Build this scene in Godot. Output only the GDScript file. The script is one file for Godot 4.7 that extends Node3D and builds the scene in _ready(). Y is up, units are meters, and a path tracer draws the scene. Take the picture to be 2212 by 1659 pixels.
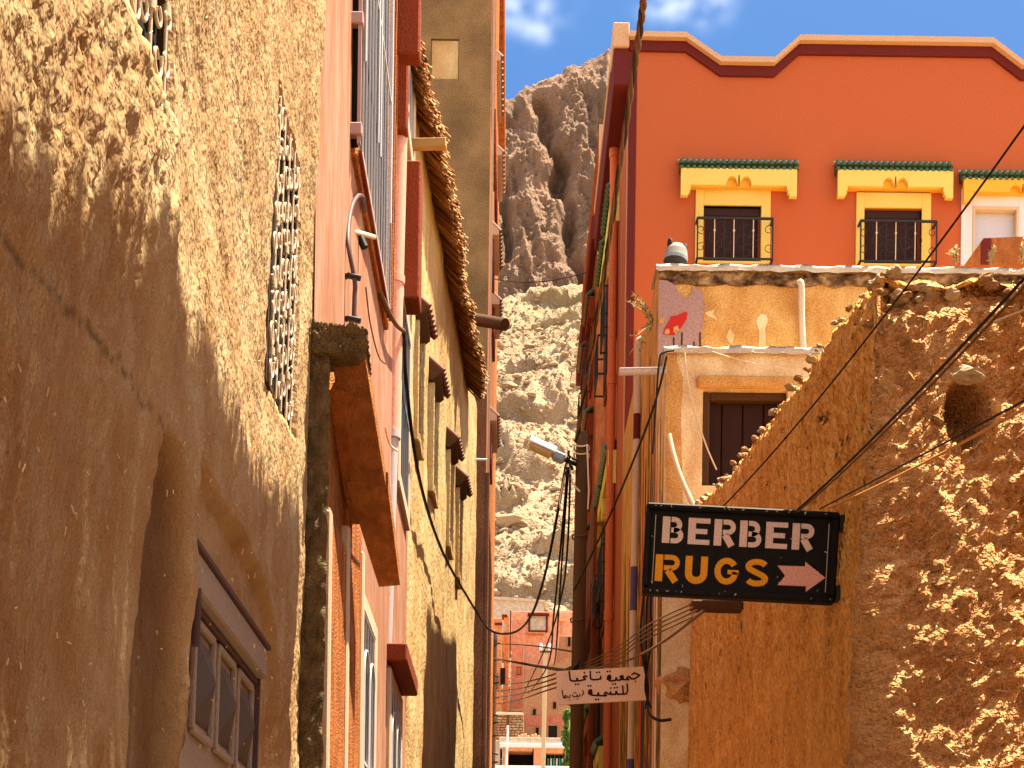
extends Node3D
# A narrow earthen alley under high sun: mud and pink houses on the left, red and mural houses on the right, rocky mountain behind.

const EYE := 1.6
const FOC := 3240.0
const ROLL := 0.013
var M := {}
var T := {}
var rng := RandomNumberGenerator.new()
var N1 := FastNoiseLite.new()
var N2 := FastNoiseLite.new()
var NC := FastNoiseLite.new()

# ---------- measuring ----------
func ray(x: float, y: float) -> Vector2:
	var du := x - 1100.0
	var dv := 2160.0 - y
	return Vector2(du * cos(ROLL) - dv * sin(ROLL), du * sin(ROLL) + dv * cos(ROLL)) / FOC
func P(x: float, y: float, d: float) -> Vector3:
	var q := ray(x, y)
	return Vector3(q.x * d, EYE + q.y * d, -d)
func PL(x: float, y: float, a: float, b := 0.0) -> Vector3:   # where the sight line meets the wall X = a + b * distance
	return P(x, y, a / (ray(x, y).x - b))

# ---------- meshes ----------
func tool() -> SurfaceTool:
	var st := SurfaceTool.new()
	st.begin(Mesh.PRIMITIVE_TRIANGLES)
	return st
func tri(st: SurfaceTool, a: Vector3, b: Vector3, c: Vector3, n: Vector3) -> void:
	var g := (b - a).cross(c - a)
	st.set_normal(n)
	st.add_vertex(a)
	if g.dot(n) < 0.0:
		st.add_vertex(b)
		st.add_vertex(c)
	else:
		st.add_vertex(c)
		st.add_vertex(b)
func quad(st: SurfaceTool, a: Vector3, b: Vector3, c: Vector3, d: Vector3, n: Vector3) -> void:
	tri(st, a, b, c, n)
	tri(st, a, c, d, n)
func cbox(st: SurfaceTool, t: Transform3D, size: Vector3, bev := 0.0) -> void:
	var h := size * 0.5
	bev = minf(bev, minf(h.x, minf(h.y, h.z)) * 0.9)
	var v := func(s: Vector3, axis: int) -> Vector3:
		var p := s * (h - Vector3.ONE * bev)
		p[axis] = s[axis] * h[axis]
		return t * p
	for a in 3:
		var b := (a + 1) % 3
		var c := (a + 2) % 3
		for s in [-1.0, 1.0]:
			var n := Vector3.ZERO
			n[a] = s
			var k := []
			for e in [[-1.0, -1.0], [1.0, -1.0], [1.0, 1.0], [-1.0, 1.0]]:
				var q := Vector3.ZERO
				q[a] = s
				q[b] = e[0]
				q[c] = e[1]
				k.append(v.call(q, a))
			quad(st, k[0], k[1], k[2], k[3], (t.basis * n).normalized())
			if bev > 0.0:
				for s2 in [-1.0, 1.0]:
					var q0 := Vector3.ZERO
					q0[a] = s
					q0[b] = s2
					q0[c] = -1.0
					var q1 := q0
					q1[c] = 1.0
					var nn := Vector3.ZERO
					nn[a] = s
					nn[b] = s2
					quad(st, v.call(q0, a), v.call(q1, a), v.call(q1, b), v.call(q0, b), (t.basis * nn).normalized())
	if bev > 0.0:
		for i in 8:
			var s := Vector3(1 if i & 1 else -1, 1 if i & 2 else -1, 1 if i & 4 else -1)
			tri(st, v.call(s, 0), v.call(s, 1), v.call(s, 2), (t.basis * s).normalized())
func at(p: Vector3) -> Transform3D:
	return Transform3D(Basis(), p)
func span(st: SurfaceTool, a: Vector3, b: Vector3, bev := 0.0) -> void:   # box between two corners
	cbox(st, at((a + b) * 0.5), (b - a).abs(), bev)
func rod(st: SurfaceTool, a: Vector3, b: Vector3, w: float, h: float, bev := 0.0) -> void:  # square bar from a to b
	var z := (b - a).normalized()
	var up := Vector3.UP if absf(z.y) < 0.95 else Vector3.BACK
	var x := up.cross(z).normalized()
	cbox(st, Transform3D(Basis(x, z.cross(x), z), (a + b) * 0.5), Vector3(w, h, a.distance_to(b)), bev)
func tube(st: SurfaceTool, pts: Array, r: float, n := 6, caps := true, r2 := -1.0) -> void:
	var k := pts.size()
	if k < 2:
		return
	var rings := []
	var norms := []
	var prev := Vector3.ZERO
	for i in k:
		var d: Vector3 = (pts[mini(i + 1, k - 1)] - pts[maxi(i - 1, 0)]).normalized()
		if prev == Vector3.ZERO:
			prev = d.cross(Vector3.UP if absf(d.y) < 0.9 else Vector3.RIGHT).normalized()
		prev = (prev - d * prev.dot(d)).normalized()
		var q := d.cross(prev)
		var ring := []
		var nr := []
		var rr := r if r2 < 0.0 else lerpf(r, r2, float(i) / (k - 1))
		for j in n:
			var a := TAU * j / n
			var o := prev * cos(a) + q * sin(a)
			ring.append(pts[i] + o * rr)
			nr.append(o)
		rings.append(ring)
		norms.append(nr)
	for i in k - 1:
		for j in n:
			var j2 := (j + 1) % n
			var ps := [rings[i][j], rings[i + 1][j], rings[i + 1][j2], rings[i][j2]]
			var ns := [norms[i][j], norms[i + 1][j], norms[i + 1][j2], norms[i][j2]]
			var order := [0, 1, 2, 0, 2, 3]
			var g: Vector3 = (ps[1] - ps[0]).cross(ps[2] - ps[0])
			if g.dot(ns[0] + ns[2]) > 0.0:
				order = [0, 2, 1, 0, 3, 2]
			for o in order:
				st.set_normal(ns[o])
				st.add_vertex(ps[o])
	if caps:
		for e in [0, k - 1]:
			var nn: Vector3 = (pts[0] - pts[1]).normalized() if e == 0 else (pts[k - 1] - pts[k - 2]).normalized()
			for j in range(1, n - 1):
				tri(st, rings[e][0], rings[e][j], rings[e][j + 1], nn)
func prism(st: SurfaceTool, poly: PackedVector2Array, t: Transform3D, depth: float) -> void:   # flat outline in t's x, y; front at z = 0, back at -depth
	var idx := Geometry2D.triangulate_polygon(poly)
	var nz := t.basis.z.normalized()
	for i in range(0, idx.size(), 3):
		var a := poly[idx[i]]
		var b := poly[idx[i + 1]]
		var c := poly[idx[i + 2]]
		tri(st, t * Vector3(a.x, a.y, 0), t * Vector3(b.x, b.y, 0), t * Vector3(c.x, c.y, 0), nz)
		tri(st, t * Vector3(a.x, a.y, -depth), t * Vector3(b.x, b.y, -depth), t * Vector3(c.x, c.y, -depth), -nz)
	var cw := -1.0 if Geometry2D.is_polygon_clockwise(poly) else 1.0
	for i in poly.size():
		var a := poly[i]
		var b := poly[(i + 1) % poly.size()]
		var n := Vector3(b.y - a.y, a.x - b.x, 0) * cw
		quad(st, t * Vector3(a.x, a.y, 0), t * Vector3(b.x, b.y, 0), t * Vector3(b.x, b.y, -depth), t * Vector3(a.x, a.y, -depth), (t.basis * n).normalized())
func stroke(st: SurfaceTool, pts: Array, w: float, t: Transform3D, depth: float, ends := Geometry2D.END_BUTT, join := Geometry2D.JOIN_ROUND) -> void:
	for poly in Geometry2D.offset_polyline(PackedVector2Array(pts), w * 0.5, join, ends):
		if not Geometry2D.is_polygon_clockwise(poly):
			prism(st, poly, t, depth)
func lathe(st: SurfaceTool, prof: Array, t: Transform3D, n := 20) -> void:   # [radius, height] pairs
	for i in prof.size() - 1:
		for j in n:
			var a0 := TAU * j / n
			var a1 := TAU * (j + 1) / n
			var p := func(k: int, a: float) -> Vector3: return t * Vector3(prof[k][0] * cos(a), prof[k][1], prof[k][0] * sin(a))
			var slope := Vector2(prof[i + 1][1] - prof[i][1], prof[i][0] - prof[i + 1][0])
			var am := (a0 + a1) * 0.5
			quad(st, p.call(i, a0), p.call(i, a1), p.call(i + 1, a1), p.call(i + 1, a0), (t.basis * Vector3(slope.x * cos(am), slope.y, slope.x * sin(am))).normalized())
func grid(nu: int, nv: int, f: Callable, flip := false, tint = null, hole = null) -> ArrayMesh:   # f(i, j) -> place, smooth normals
	var v := PackedVector3Array()
	v.resize(nu * nv)
	for j in nv:
		for i in nu:
			v[j * nu + i] = f.call(i, j)
	var n := PackedVector3Array()
	n.resize(nu * nv)
	var s := -1.0 if flip else 1.0
	for j in nv:
		for i in nu:
			var a := v[j * nu + mini(i + 1, nu - 1)] - v[j * nu + maxi(i - 1, 0)]
			var b := v[mini(j + 1, nv - 1) * nu + i] - v[maxi(j - 1, 0) * nu + i]
			n[j * nu + i] = a.cross(b).normalized() * s
	var ix := PackedInt32Array()
	for j in nv - 1:
		for i in nu - 1:
			if hole != null and hole.call(i, j):
				continue
			var a := j * nu + i
			if flip:
				ix.append_array([a, a + 1, a + nu + 1, a, a + nu + 1, a + nu])
			else:
				ix.append_array([a, a + nu + 1, a + 1, a, a + nu, a + nu + 1])
	var arr := []
	arr.resize(Mesh.ARRAY_MAX)
	arr[Mesh.ARRAY_VERTEX] = v
	arr[Mesh.ARRAY_NORMAL] = n
	arr[Mesh.ARRAY_INDEX] = ix
	if tint != null:
		var c := PackedColorArray()
		c.resize(nu * nv)
		for j in nv:
			for i in nu:
				c[j * nu + i] = tint.call(i, j, v[j * nu + i])
		arr[Mesh.ARRAY_COLOR] = c
	var m := ArrayMesh.new()
	m.add_surface_from_arrays(Mesh.PRIMITIVE_TRIANGLES, arr)
	return m
func wall(st: SurfaceTool, o: Vector3, ux: Vector3, w: float, h: float, n: Vector3, holes: Array, deep: float) -> void:   # upright wall face with openings [u0, v0, u1, v1] and their reveals
	var us := [0.0, w]
	var vs := [0.0, h]
	for k in holes:
		us.append_array([k[0], k[2]])
		vs.append_array([k[1], k[3]])
	us.sort()
	vs.sort()
	var p := func(u: float, v: float, z := 0.0) -> Vector3: return o + ux * u + Vector3.UP * v - n * z
	for i in us.size() - 1:
		for j in vs.size() - 1:
			if us[i + 1] - us[i] < 1e-5 or vs[j + 1] - vs[j] < 1e-5:
				continue
			var mu: float = (us[i] + us[i + 1]) * 0.5
			var mv: float = (vs[j] + vs[j + 1]) * 0.5
			var open := false
			for k in holes:
				open = open or (mu > k[0] and mu < k[2] and mv > k[1] and mv < k[3])
			if not open:
				quad(st, p.call(us[i], vs[j]), p.call(us[i + 1], vs[j]), p.call(us[i + 1], vs[j + 1]), p.call(us[i], vs[j + 1]), n)
	for k in holes:
		for e in [[k[0], k[1], k[2], k[1], Vector3.UP], [k[0], k[3], k[2], k[3], Vector3.DOWN], [k[0], k[1], k[0], k[3], ux], [k[2], k[1], k[2], k[3], -ux]]:
			quad(st, p.call(e[0], e[1]), p.call(e[2], e[3]), p.call(e[2], e[3], deep), p.call(e[0], e[1], deep), e[4])
func stone_mesh(seed_: int, rough := 0.25, sub := 2, squash := 0.7) -> ArrayMesh:
	var f := FastNoiseLite.new()
	f.seed = seed_
	f.frequency = 0.9
	var s := SphereMesh.new()
	s.radial_segments = 4 + sub * 3
	s.rings = 2 + sub * 2
	var a := s.get_mesh_arrays()
	var v: PackedVector3Array = a[Mesh.ARRAY_VERTEX]
	for i in v.size():
		var q := v[i] * 2.0
		q = q * (1.0 + rough * 1.6 * f.get_noise_3dv(q * 1.3))
		q = Vector3(q.x, q.y * squash, q.z)
		v[i] = (q * 6.0).round() / 6.0 * 0.35 + q * 0.65
	a[Mesh.ARRAY_VERTEX] = v
	var m := ArrayMesh.new()
	m.add_surface_from_arrays(Mesh.PRIMITIVE_TRIANGLES, a)
	var ix: PackedInt32Array = a[Mesh.ARRAY_INDEX]
	var st := tool()
	for i in range(0, ix.size(), 3):   # faceted, like broken rock
		var g := (v[ix[i + 1]] - v[ix[i]]).cross(v[ix[i + 2]] - v[ix[i]])
		if g.length() > 1e-9:
			tri(st, v[ix[i]], v[ix[i + 1]], v[ix[i + 2]], -g.normalized())
	return st.commit()
func sag(a: Vector3, b: Vector3, drop: float, n := 16) -> Array:
	var r := []
	for i in n + 1:
		var t := float(i) / n
		r.append(a.lerp(b, t) + Vector3.DOWN * drop * 4.0 * t * (1.0 - t))
	return r
func curve(pts: Array, n := 6) -> Array:   # smooth line through points
	var r := []
	for i in pts.size() - 1:
		var p0: Vector3 = pts[maxi(i - 1, 0)]
		var p1: Vector3 = pts[i]
		var p2: Vector3 = pts[i + 1]
		var p3: Vector3 = pts[mini(i + 2, pts.size() - 1)]
		for k in n:
			r.append(p1.cubic_interpolate(p2, p0, p3, float(k) / n))
	r.append(pts[-1])
	return r

# ---------- objects ----------
var taken := {}
func numbered(called: String) -> String:
	taken[called] = taken.get(called, -1) + 1
	return called if taken[called] == 0 else "%s_%03d" % [called, taken[called]]
func away(parent: Node) -> Vector3:
	var p := Vector3.ZERO
	var n := parent
	while n != self:
		p += n.position
		n = n.get_parent()
	return p
func thing(called: String, label: String, category: String, where := Vector3.ZERO, group := "", kind := "") -> Node3D:
	var o := Node3D.new()
	o.name = numbered(called)
	add_child(o)
	o.position = where
	tag(o, label, category, group, kind)
	return o
func tag(o: Node, label: String, category: String, group := "", kind := "") -> Node:
	if label:
		o.set_meta("label", label)
	if category:
		o.set_meta("category", category)
	if group:
		o.set_meta("group", group)
	if kind:
		o.set_meta("kind", kind)
	return o
func put(called: String, mesh: Mesh, mat: Material, parent: Node = self, t := Transform3D()) -> MeshInstance3D:
	var o := MeshInstance3D.new()
	o.name = numbered(called) if parent == self else called
	o.mesh = mesh
	o.material_override = mat
	parent.add_child(o, true)
	var off := Vector3.ZERO if parent == self else away(parent)
	o.transform = Transform3D(t.basis, t.origin - off)
	return o
func obj(called: String, st: SurfaceTool, mat: Material, parent: Node = self) -> MeshInstance3D:
	return put(called, st.commit(), mat, parent)
func single(called: String, st: SurfaceTool, mat: Material, label: String, category: String, group := "") -> MeshInstance3D:   # a thing that is one mesh, placed at its own middle
	var m := st.commit()
	var c := m.get_aabb().get_center()
	var s2 := SurfaceTool.new()
	s2.append_from(m, 0, at(-c))
	var o := put(called, s2.commit(), mat, self, at(c))
	tag(o, label, category, group)
	return o

# ---------- textures and materials ----------
func noise_tex(seed_: int, freq: float, oct: int, lo: float, hi: float, size := 512, type := FastNoiseLite.TYPE_SIMPLEX, a := Color.WHITE, b := Color.WHITE) -> NoiseTexture2D:
	var f := FastNoiseLite.new()
	f.seed = seed_
	f.noise_type = type
	f.frequency = freq
	f.fractal_octaves = oct
	f.fractal_gain = 0.6
	var t := NoiseTexture2D.new()
	t.width = size
	t.height = size
	t.seamless = true
	t.noise = f
	var g := Gradient.new()
	g.set_color(0, a * Color(lo, lo, lo))
	g.set_color(1, b * Color(hi, hi, hi))
	g.set_offset(0, 0.12)
	g.set_offset(1, 0.88)
	t.color_ramp = g
	return t
func mat(called: String, lin: Color, rough := 0.9, look := "", scale := Vector3.ONE, bump := 0.0, bump_tex := "rough", blotch := "", blotch_scale := Vector3(0.3, 0.3, 0.3)) -> StandardMaterial3D:
	var m := StandardMaterial3D.new()
	m.resource_name = called
	m.albedo_color = lin.linear_to_srgb()
	m.roughness = rough
	m.metallic_specular = 0.25
	m.uv1_triplanar = true
	m.uv1_world_triplanar = true
	m.uv1_scale = scale
	if look:
		m.albedo_texture = T[look]
	if bump > 0.0:
		m.heightmap_enabled = true
		m.heightmap_scale = bump
		m.heightmap_texture = T[bump_tex]
	if blotch:
		m.detail_enabled = true
		m.detail_blend_mode = BaseMaterial3D.BLEND_MODE_MUL
		m.detail_albedo = T[blotch]
		m.detail_uv_layer = BaseMaterial3D.DETAIL_UV_2
		m.uv2_triplanar = true
		m.uv2_world_triplanar = true
		m.uv2_scale = blotch_scale
	M[called] = m
	return m
func metal(called: String, lin: Color, rough := 0.5, metallic := 0.0) -> StandardMaterial3D:
	var m := mat(called, lin, rough, "speck", Vector3(9, 9, 9))
	m.metallic = metallic
	m.metallic_specular = 0.4
	return m

func _ready() -> void:
	# ----- camera -----
	var cam := Camera3D.new()
	cam.name = "camera"
	add_child(cam)
	cam.position = Vector3(0, EYE, 0)
	cam.rotation.z = ROLL
	cam.projection = Camera3D.PROJECTION_FRUSTUM
	cam.near = 0.05
	cam.far = 3000.0
	cam.size = 2.0 * 829.5 / FOC * cam.near
	cam.frustum_offset = Vector2(6.0 / FOC, (2160.0 - 829.5) / FOC) * cam.near
	cam.current = true
	# ----- sky, sun, exposure -----
	var we := WorldEnvironment.new()
	we.name = "environment"
	var env := Environment.new()
	env.background_mode = Environment.BG_SKY
	env.tonemap_mode = Environment.TONE_MAPPER_LINEAR
	env.tonemap_exposure = 4.15
	env.sdfgi_enabled = true
	env.ssao_enabled = true
	env.ssil_enabled = true
	var sky := Sky.new()
	var pan := PanoramaSkyMaterial.new()
	pan.panorama = make_sky()
	sky.sky_material = pan
	env.sky = sky
	we.environment = env
	add_child(we)
	var sun := DirectionalLight3D.new()
	sun.name = "sun"
	add_child(sun)
	var s := Vector3(0.285, 0.955, -0.045)
	sun.look_at_from_position(s * 100.0, Vector3.ZERO, Vector3.BACK)
	sun.light_energy = 1.6
	sun.light_color = Color(1.0, 0.94, 0.83)
	sun.light_angular_distance = 0.5
	sun.shadow_enabled = true
	rng.seed = 77
	N1.seed = 3
	N1.noise_type = FastNoiseLite.TYPE_SIMPLEX_SMOOTH
	N1.frequency = 1.0
	N1.fractal_type = FastNoiseLite.FRACTAL_NONE
	N2.seed = 9
	N2.noise_type = FastNoiseLite.TYPE_SIMPLEX_SMOOTH
	N2.frequency = 1.0
	N2.fractal_octaves = 4
	NC.seed = 5
	NC.noise_type = FastNoiseLite.TYPE_CELLULAR
	NC.frequency = 1.0
	NC.fractal_type = FastNoiseLite.FRACTAL_NONE
	materials()
	setting()
	left_mud_house()
	pink_house()
	yellow_house()
	tower_house()
	red_house()
	alley_neighbours()
	mural_house()
	mud_ruin()
	added_near_house()
	far_village()
	rug_sign()
	arabic_sign()
	poles_and_cables()
	small_things()

func make_sky() -> ImageTexture:
	var w := 2048
	var h := 1024
	var f := FastNoiseLite.new()
	f.seed = 21
	f.frequency = 1.0
	f.fractal_octaves = 5
	f.fractal_gain = 0.55
	var im := Image.create_empty(w, h, false, Image.FORMAT_RGBF)
	var horizon := Vector3(0.44, 0.43, 0.42)
	var mid := Vector3(0.032, 0.081, 0.19)
	var top := Vector3(0.035, 0.085, 0.2)
	var sun := Vector3(0.285, 0.955, -0.06).normalized()
	for y in h:
		var el := (0.5 - (y + 0.5) / h) * PI
		for x in w:
			var az := (x + 0.5) / w * TAU   # the picture begins at -z
			var d := Vector3(sin(az) * cos(el), sin(el), -cos(az) * cos(el))
			var c: Vector3
			if el < 0.0:
				c = Vector3(0.40, 0.30, 0.2)
			else:
				c = horizon.lerp(mid, smoothstep(0.0, 0.48, el)).lerp(top, smoothstep(0.55, 1.5, el))
				var g := maxf(d.dot(sun), 0.0)
				c += Vector3(1.0, 0.95, 0.85) * (0.9 * pow(g, 60.0) + 0.3 * pow(g, 8.0))
				var q := Vector2(d.x, d.z) / maxf(d.y, 0.12)
				var n := f.get_noise_2d(q.x * 1.6, q.y * 1.6) * 0.5 + 0.5
				n += 0.18 * f.get_noise_2d(q.x * 9.0, q.y * 9.0)
				var cover := smoothstep(0.50, 0.72, n)  # cloud beyond the view is added to raise the fill light
				# two thin wisps drift over the gap between the houses
				if d.z < -0.3 and el > 0.3:
					var u := Vector2(d.x, d.y) / -d.z
					cover *= smoothstep(0.8, 1.3, u.distance_to(Vector2(0.15, 0.6)))
					var wisp := 0.0
					for k in [[0.0, 0.660, 0.022, 0.013], [0.012, 0.648, 0.010, 0.010], [0.100, 0.664, 0.016, 0.010], [0.118, 0.666, 0.018, 0.012]]:
						var e := Vector2((u.x - k[0]) / k[2], (u.y - k[1]) / k[3])
						wisp = maxf(wisp, exp(-e.length_squared()))
					var tex := 0.55 + 1.5 * f.get_noise_2d(u.x * 34.0 + 4.0, u.y * 60.0)
					cover = maxf(cover, clampf(wisp * tex * 1.2, 0.0, 1.0) * 0.19)
				c = c.lerp(Vector3(0.78, 0.77, 0.75) * (1.0 + 0.5 * g), cover * 0.9)
			im.set_pixel(x, y, Color(c.x, c.y, c.z))
	return ImageTexture.create_from_image(im)

func materials() -> void:
	T.speck = noise_tex(1, 0.12, 5, 0.76, 1.0)
	T.soft = noise_tex(2, 0.03, 5, 0.84, 1.0)
	T.faint = noise_tex(12, 0.1, 5, 0.87, 1.0)
	T.grain = noise_tex(3, 0.35, 3, 0.62, 1.0)
	T.blotch = noise_tex(4, 0.012, 6, 0.76, 1.0)
	T.stain = noise_tex(6, 0.014, 6, 0.3, 1.0, 512, FastNoiseLite.TYPE_SIMPLEX, Color(0.9, 0.72, 0.6), Color.WHITE)
	T.warm = noise_tex(7, 0.012, 5, 0.88, 1.0, 512, FastNoiseLite.TYPE_SIMPLEX, Color(1.0, 0.9, 0.8), Color.WHITE)
	T.rough = noise_tex(8, 0.06, 6, 0.0, 1.0)
	T.fine = noise_tex(9, 0.22, 4, 0.0, 1.0)
	T.lumps = noise_tex(10, 0.035, 5, 0.0, 1.0, 512, FastNoiseLite.TYPE_CELLULAR)
	# colours are real-world (linear) base colours
	mat("straw_plaster", Color(0.73, 0.54, 0.29), 0.95, "grain", Vector3(1.3, 0.6, 1.3), 0.7, "rough", "warm", Vector3(0.35, 0.25, 0.35)).vertex_color_use_as_albedo = true
	mat("pink_plaster", Color(0.51, 0.275, 0.185), 0.9, "soft", Vector3(1.2, 0.12, 1.2), 0.5, "rough", "warm", Vector3(0.3, 0.1, 0.3))
	mat("orange_paint", Color(0.80, 0.27, 0.075), 0.85, "speck", Vector3(2.0, 1.2, 2.0), 1.6, "rough", "blotch", Vector3(0.8, 0.3, 0.8))
	mat("dark_orange_paint", Color(0.27, 0.055, 0.02), 0.85, "speck", Vector3(1.2, 0.5, 1.2), 0.5, "rough")
	mat("hood_paint", Color(0.92, 0.36, 0.11), 0.9, "speck", Vector3(2.0, 2.0, 2.0), 2.2, "rough", "blotch", Vector3(0.9, 0.9, 0.9))
	mat("cream_paint", Color(0.8, 0.62, 0.42), 0.8, "speck", Vector3(2, 2, 2), 0.3, "fine")
	mat("dark_mud", Color(0.46, 0.31, 0.15), 0.98, "grain", Vector3(2, 2, 2), 2.5, "rough", "blotch", Vector3(1, 1, 1))
	mat("yellow_plaster", Color(0.90, 0.68, 0.33), 0.95, "grain", Vector3(0.7, 0.35, 0.7), 0.9, "rough", "warm", Vector3(0.2, 0.12, 0.2))
	mat("grey_plaster", Color(0.33, 0.205, 0.085), 0.95, "speck", Vector3(0.5, 0.5, 0.5), 0.15, "rough", "blotch", Vector3(0.12, 0.12, 0.12))
	mat("shade_brown", Color(0.24, 0.10, 0.045), 0.95, "speck", Vector3(0.5, 0.3, 0.5), 0.8, "rough", "blotch", Vector3(0.2, 0.1, 0.2))  # brown with shade painted into the colour
	mat("red_plaster", Color(0.57, 0.138, 0.047), 0.92, "speck", Vector3(1.2, 1.2, 1.2), 0.12, "fine")
	mat("maroon_paint", Color(0.15, 0.022, 0.018), 0.8, "speck", Vector3(1, 1, 1), 0.1, "fine")
	mat("parapet_cap", Color(0.72, 0.45, 0.25), 0.9, "speck", Vector3(1, 1, 1), 0.3, "rough")
	mat("yellow_paint", Color(0.80, 0.62, 0.15), 0.8, "faint", Vector3(1, 1, 1), 0.2, "fine")
	mat("deep_yellow_paint", Color(0.85, 0.46, 0.05), 0.8, "faint", Vector3(1, 1, 1), 0.2, "fine")
	mat("blind_white", Color(0.55, 0.58, 0.66), 0.6, "faint")
	mat("white_paint", Color(0.76, 0.74, 0.74), 0.7, "faint", Vector3(2, 2, 2), 0.1, "fine")
	mat("mural_orange", Color(0.84, 0.50, 0.165), 0.92, "speck", Vector3(0.8, 0.8, 0.8), 0.5, "rough", "warm", Vector3(0.45, 0.3, 0.45))
	mat("pale_orange", Color(0.94, 0.78, 0.46), 0.92, "faint", Vector3(0.8, 0.8, 0.8), 0.5, "rough", "warm", Vector3(0.45, 0.3, 0.45))
	mat("limewash", Color(0.84, 0.72, 0.55), 0.9, "speck", Vector3(3, 3, 3), 0.6, "rough")
	mat("stained_band", Color(0.6, 0.36, 0.16), 0.95, "speck", Vector3(1, 1, 1), 0.8, "rough", "stain", Vector3(0.6, 0.9, 0.6))
	mat("ruin_earth", Color(0.98, 0.55, 0.18), 0.97, "faint", Vector3(1.0, 0.45, 1.0), 4.0, "rough", "warm", Vector3(0.6, 0.14, 0.6))
	mat("rubble_earth", Color(0.88, 0.52, 0.24), 0.97, "faint", Vector3(1.4, 1.4, 1.4), 3.0, "rough", "warm", Vector3(0.6, 0.6, 0.6))
	mat("pale_stone", Color(0.62, 0.47, 0.30), 0.9, "speck", Vector3(4, 4, 4), 0.6, "rough")
	mat("brown_stone", Color(0.48, 0.27, 0.12), 0.9, "speck", Vector3(4, 4, 4), 0.6, "rough")
	mat("straw", Color(0.72, 0.55, 0.30), 0.8)
	mat("sand", Color(0.60, 0.43, 0.26), 0.98, "speck", Vector3(0.4, 0.4, 0.4), 1.0, "rough", "blotch", Vector3(0.06, 0.06, 0.06))
	mat("cliff_rock", Color(1, 1, 1), 0.97, "speck", Vector3(0.07, 0.07, 0.07), 30.0, "rough", "blotch", Vector3(0.015, 0.01, 0.015)).vertex_color_use_as_albedo = true
	mat("boulder", Color(0.47, 0.33, 0.20), 0.97, "speck", Vector3(0.15, 0.15, 0.15), 8.0, "rough")
	mat("timber", Color(0.62, 0.36, 0.12), 0.85, "speck", Vector3(4, 4, 4), 0.3, "rough")
	mat("dark_timber", Color(0.15, 0.07, 0.03), 0.85, "grain", Vector3(3, 0.5, 3), 0.6, "rough")
	mat("pole_wood", Color(0.17, 0.085, 0.04), 0.9, "grain", Vector3(4, 0.3, 4), 0.5, "rough")
	mat("reed", Color(0.42, 0.17, 0.045), 0.9, "grain", Vector3(3, 3, 3))
	mat("reed_dark", Color(0.22, 0.085, 0.025), 0.9, "grain", Vector3(3, 3, 3))
	mat("reed_light", Color(0.60, 0.30, 0.09), 0.9, "grain", Vector3(3, 3, 3))
	mat("reed_tip_lit", Color(0.66, 0.44, 0.22), 0.9)  # paler, so the sunlit reed ends are painted in
	mat("green_glaze", Color(0.035, 0.10, 0.02), 0.38, "speck", Vector3(6, 6, 6))
	M.green_glaze.metallic_specular = 0.4
	M.green_glaze.clearcoat_enabled = true
	M.green_glaze.clearcoat = 0.25
	mat("brown_tile", Color(0.16, 0.06, 0.03), 0.6, "speck", Vector3(6, 6, 6))
	mat("shutter", Color(0.045, 0.02, 0.018), 0.6, "soft", Vector3(3, 3, 3))
	mat("dark_room", Color(0.012, 0.009, 0.007), 1.0)
	mat("dark_door", Color(0.055, 0.022, 0.014), 0.75, "grain", Vector3(3, 0.4, 3), 0.4, "rough")
	metal("black_iron", Color(0.02, 0.017, 0.016), 0.5)
	metal("pale_iron", Color(0.80, 0.64, 0.44), 0.7)
	metal("white_iron", Color(0.74, 0.74, 0.74), 0.4)
	metal("blue_grey_iron", Color(0.33, 0.38, 0.42), 0.5)
	metal("mauve_frame", Color(0.50, 0.33, 0.30), 0.6)
	mat("gate_paint", Color(0.43, 0.35, 0.285), 0.5, "speck", Vector3(2, 0.5, 2), 0.1, "fine")
	mat("gate_paint_shaded", Color(0.14, 0.125, 0.11), 0.55, "speck", Vector3(2, 2, 2))  # gate paint made darker, the facets' shade put into the colour
	mat("mast_metal", Color(0.10, 0.06, 0.06), 0.5)
	mat("pipe_pink", Color(0.86, 0.44, 0.31), 0.5, "soft", Vector3(3, 1, 3))
	mat("pipe_grey", Color(0.58, 0.52, 0.50), 0.45, "soft", Vector3(3, 1, 3))
	mat("pipe_red", Color(0.66, 0.16, 0.05), 0.6, "soft", Vector3(3, 1, 3))
	mat("pipe_cream", Color(0.74, 0.56, 0.38), 0.5, "speck", Vector3(3, 1, 3))
	mat("blue_paint", Color(0.10, 0.075, 0.17), 0.6, "soft", Vector3(2, 2, 2))
	mat("mauve_paint", Color(0.42, 0.25, 0.22), 0.85, "soft", Vector3(2, 2, 2))
	mat("scarlet_paint", Color(0.62, 0.03, 0.02), 0.8, "speck", Vector3(2, 2, 2))
	mat("mural_yellow", Color(0.90, 0.55, 0.10), 0.85, "grain", Vector3(1.5, 0.5, 1.5), 0.4, "rough", "stain", Vector3(1.1, 0.35, 1.1))
	mat("mural_deep_yellow", Color(0.88, 0.42, 0.04), 0.85, "grain", Vector3(1.5, 0.5, 1.5), 0.4, "rough", "stain", Vector3(0.9, 0.3, 0.9))
	mat("green_paint", Color(0.10, 0.13, 0.035), 0.8, "soft", Vector3(2, 2, 2))
	mat("black_paint", Color(0.018, 0.014, 0.012), 0.7, "soft", Vector3(2, 2, 2))
	mat("sign_black", Color(0.017, 0.014, 0.011), 0.55, "grain", Vector3(2, 2, 2), 0.05, "fine", "blotch", Vector3(2, 2, 2))
	mat("sign_pink", Color(0.92, 0.72, 0.65), 0.7, "soft", Vector3(6, 6, 6))
	mat("sign_orange", Color(0.95, 0.42, 0.025), 0.7, "soft", Vector3(6, 6, 6))
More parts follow.
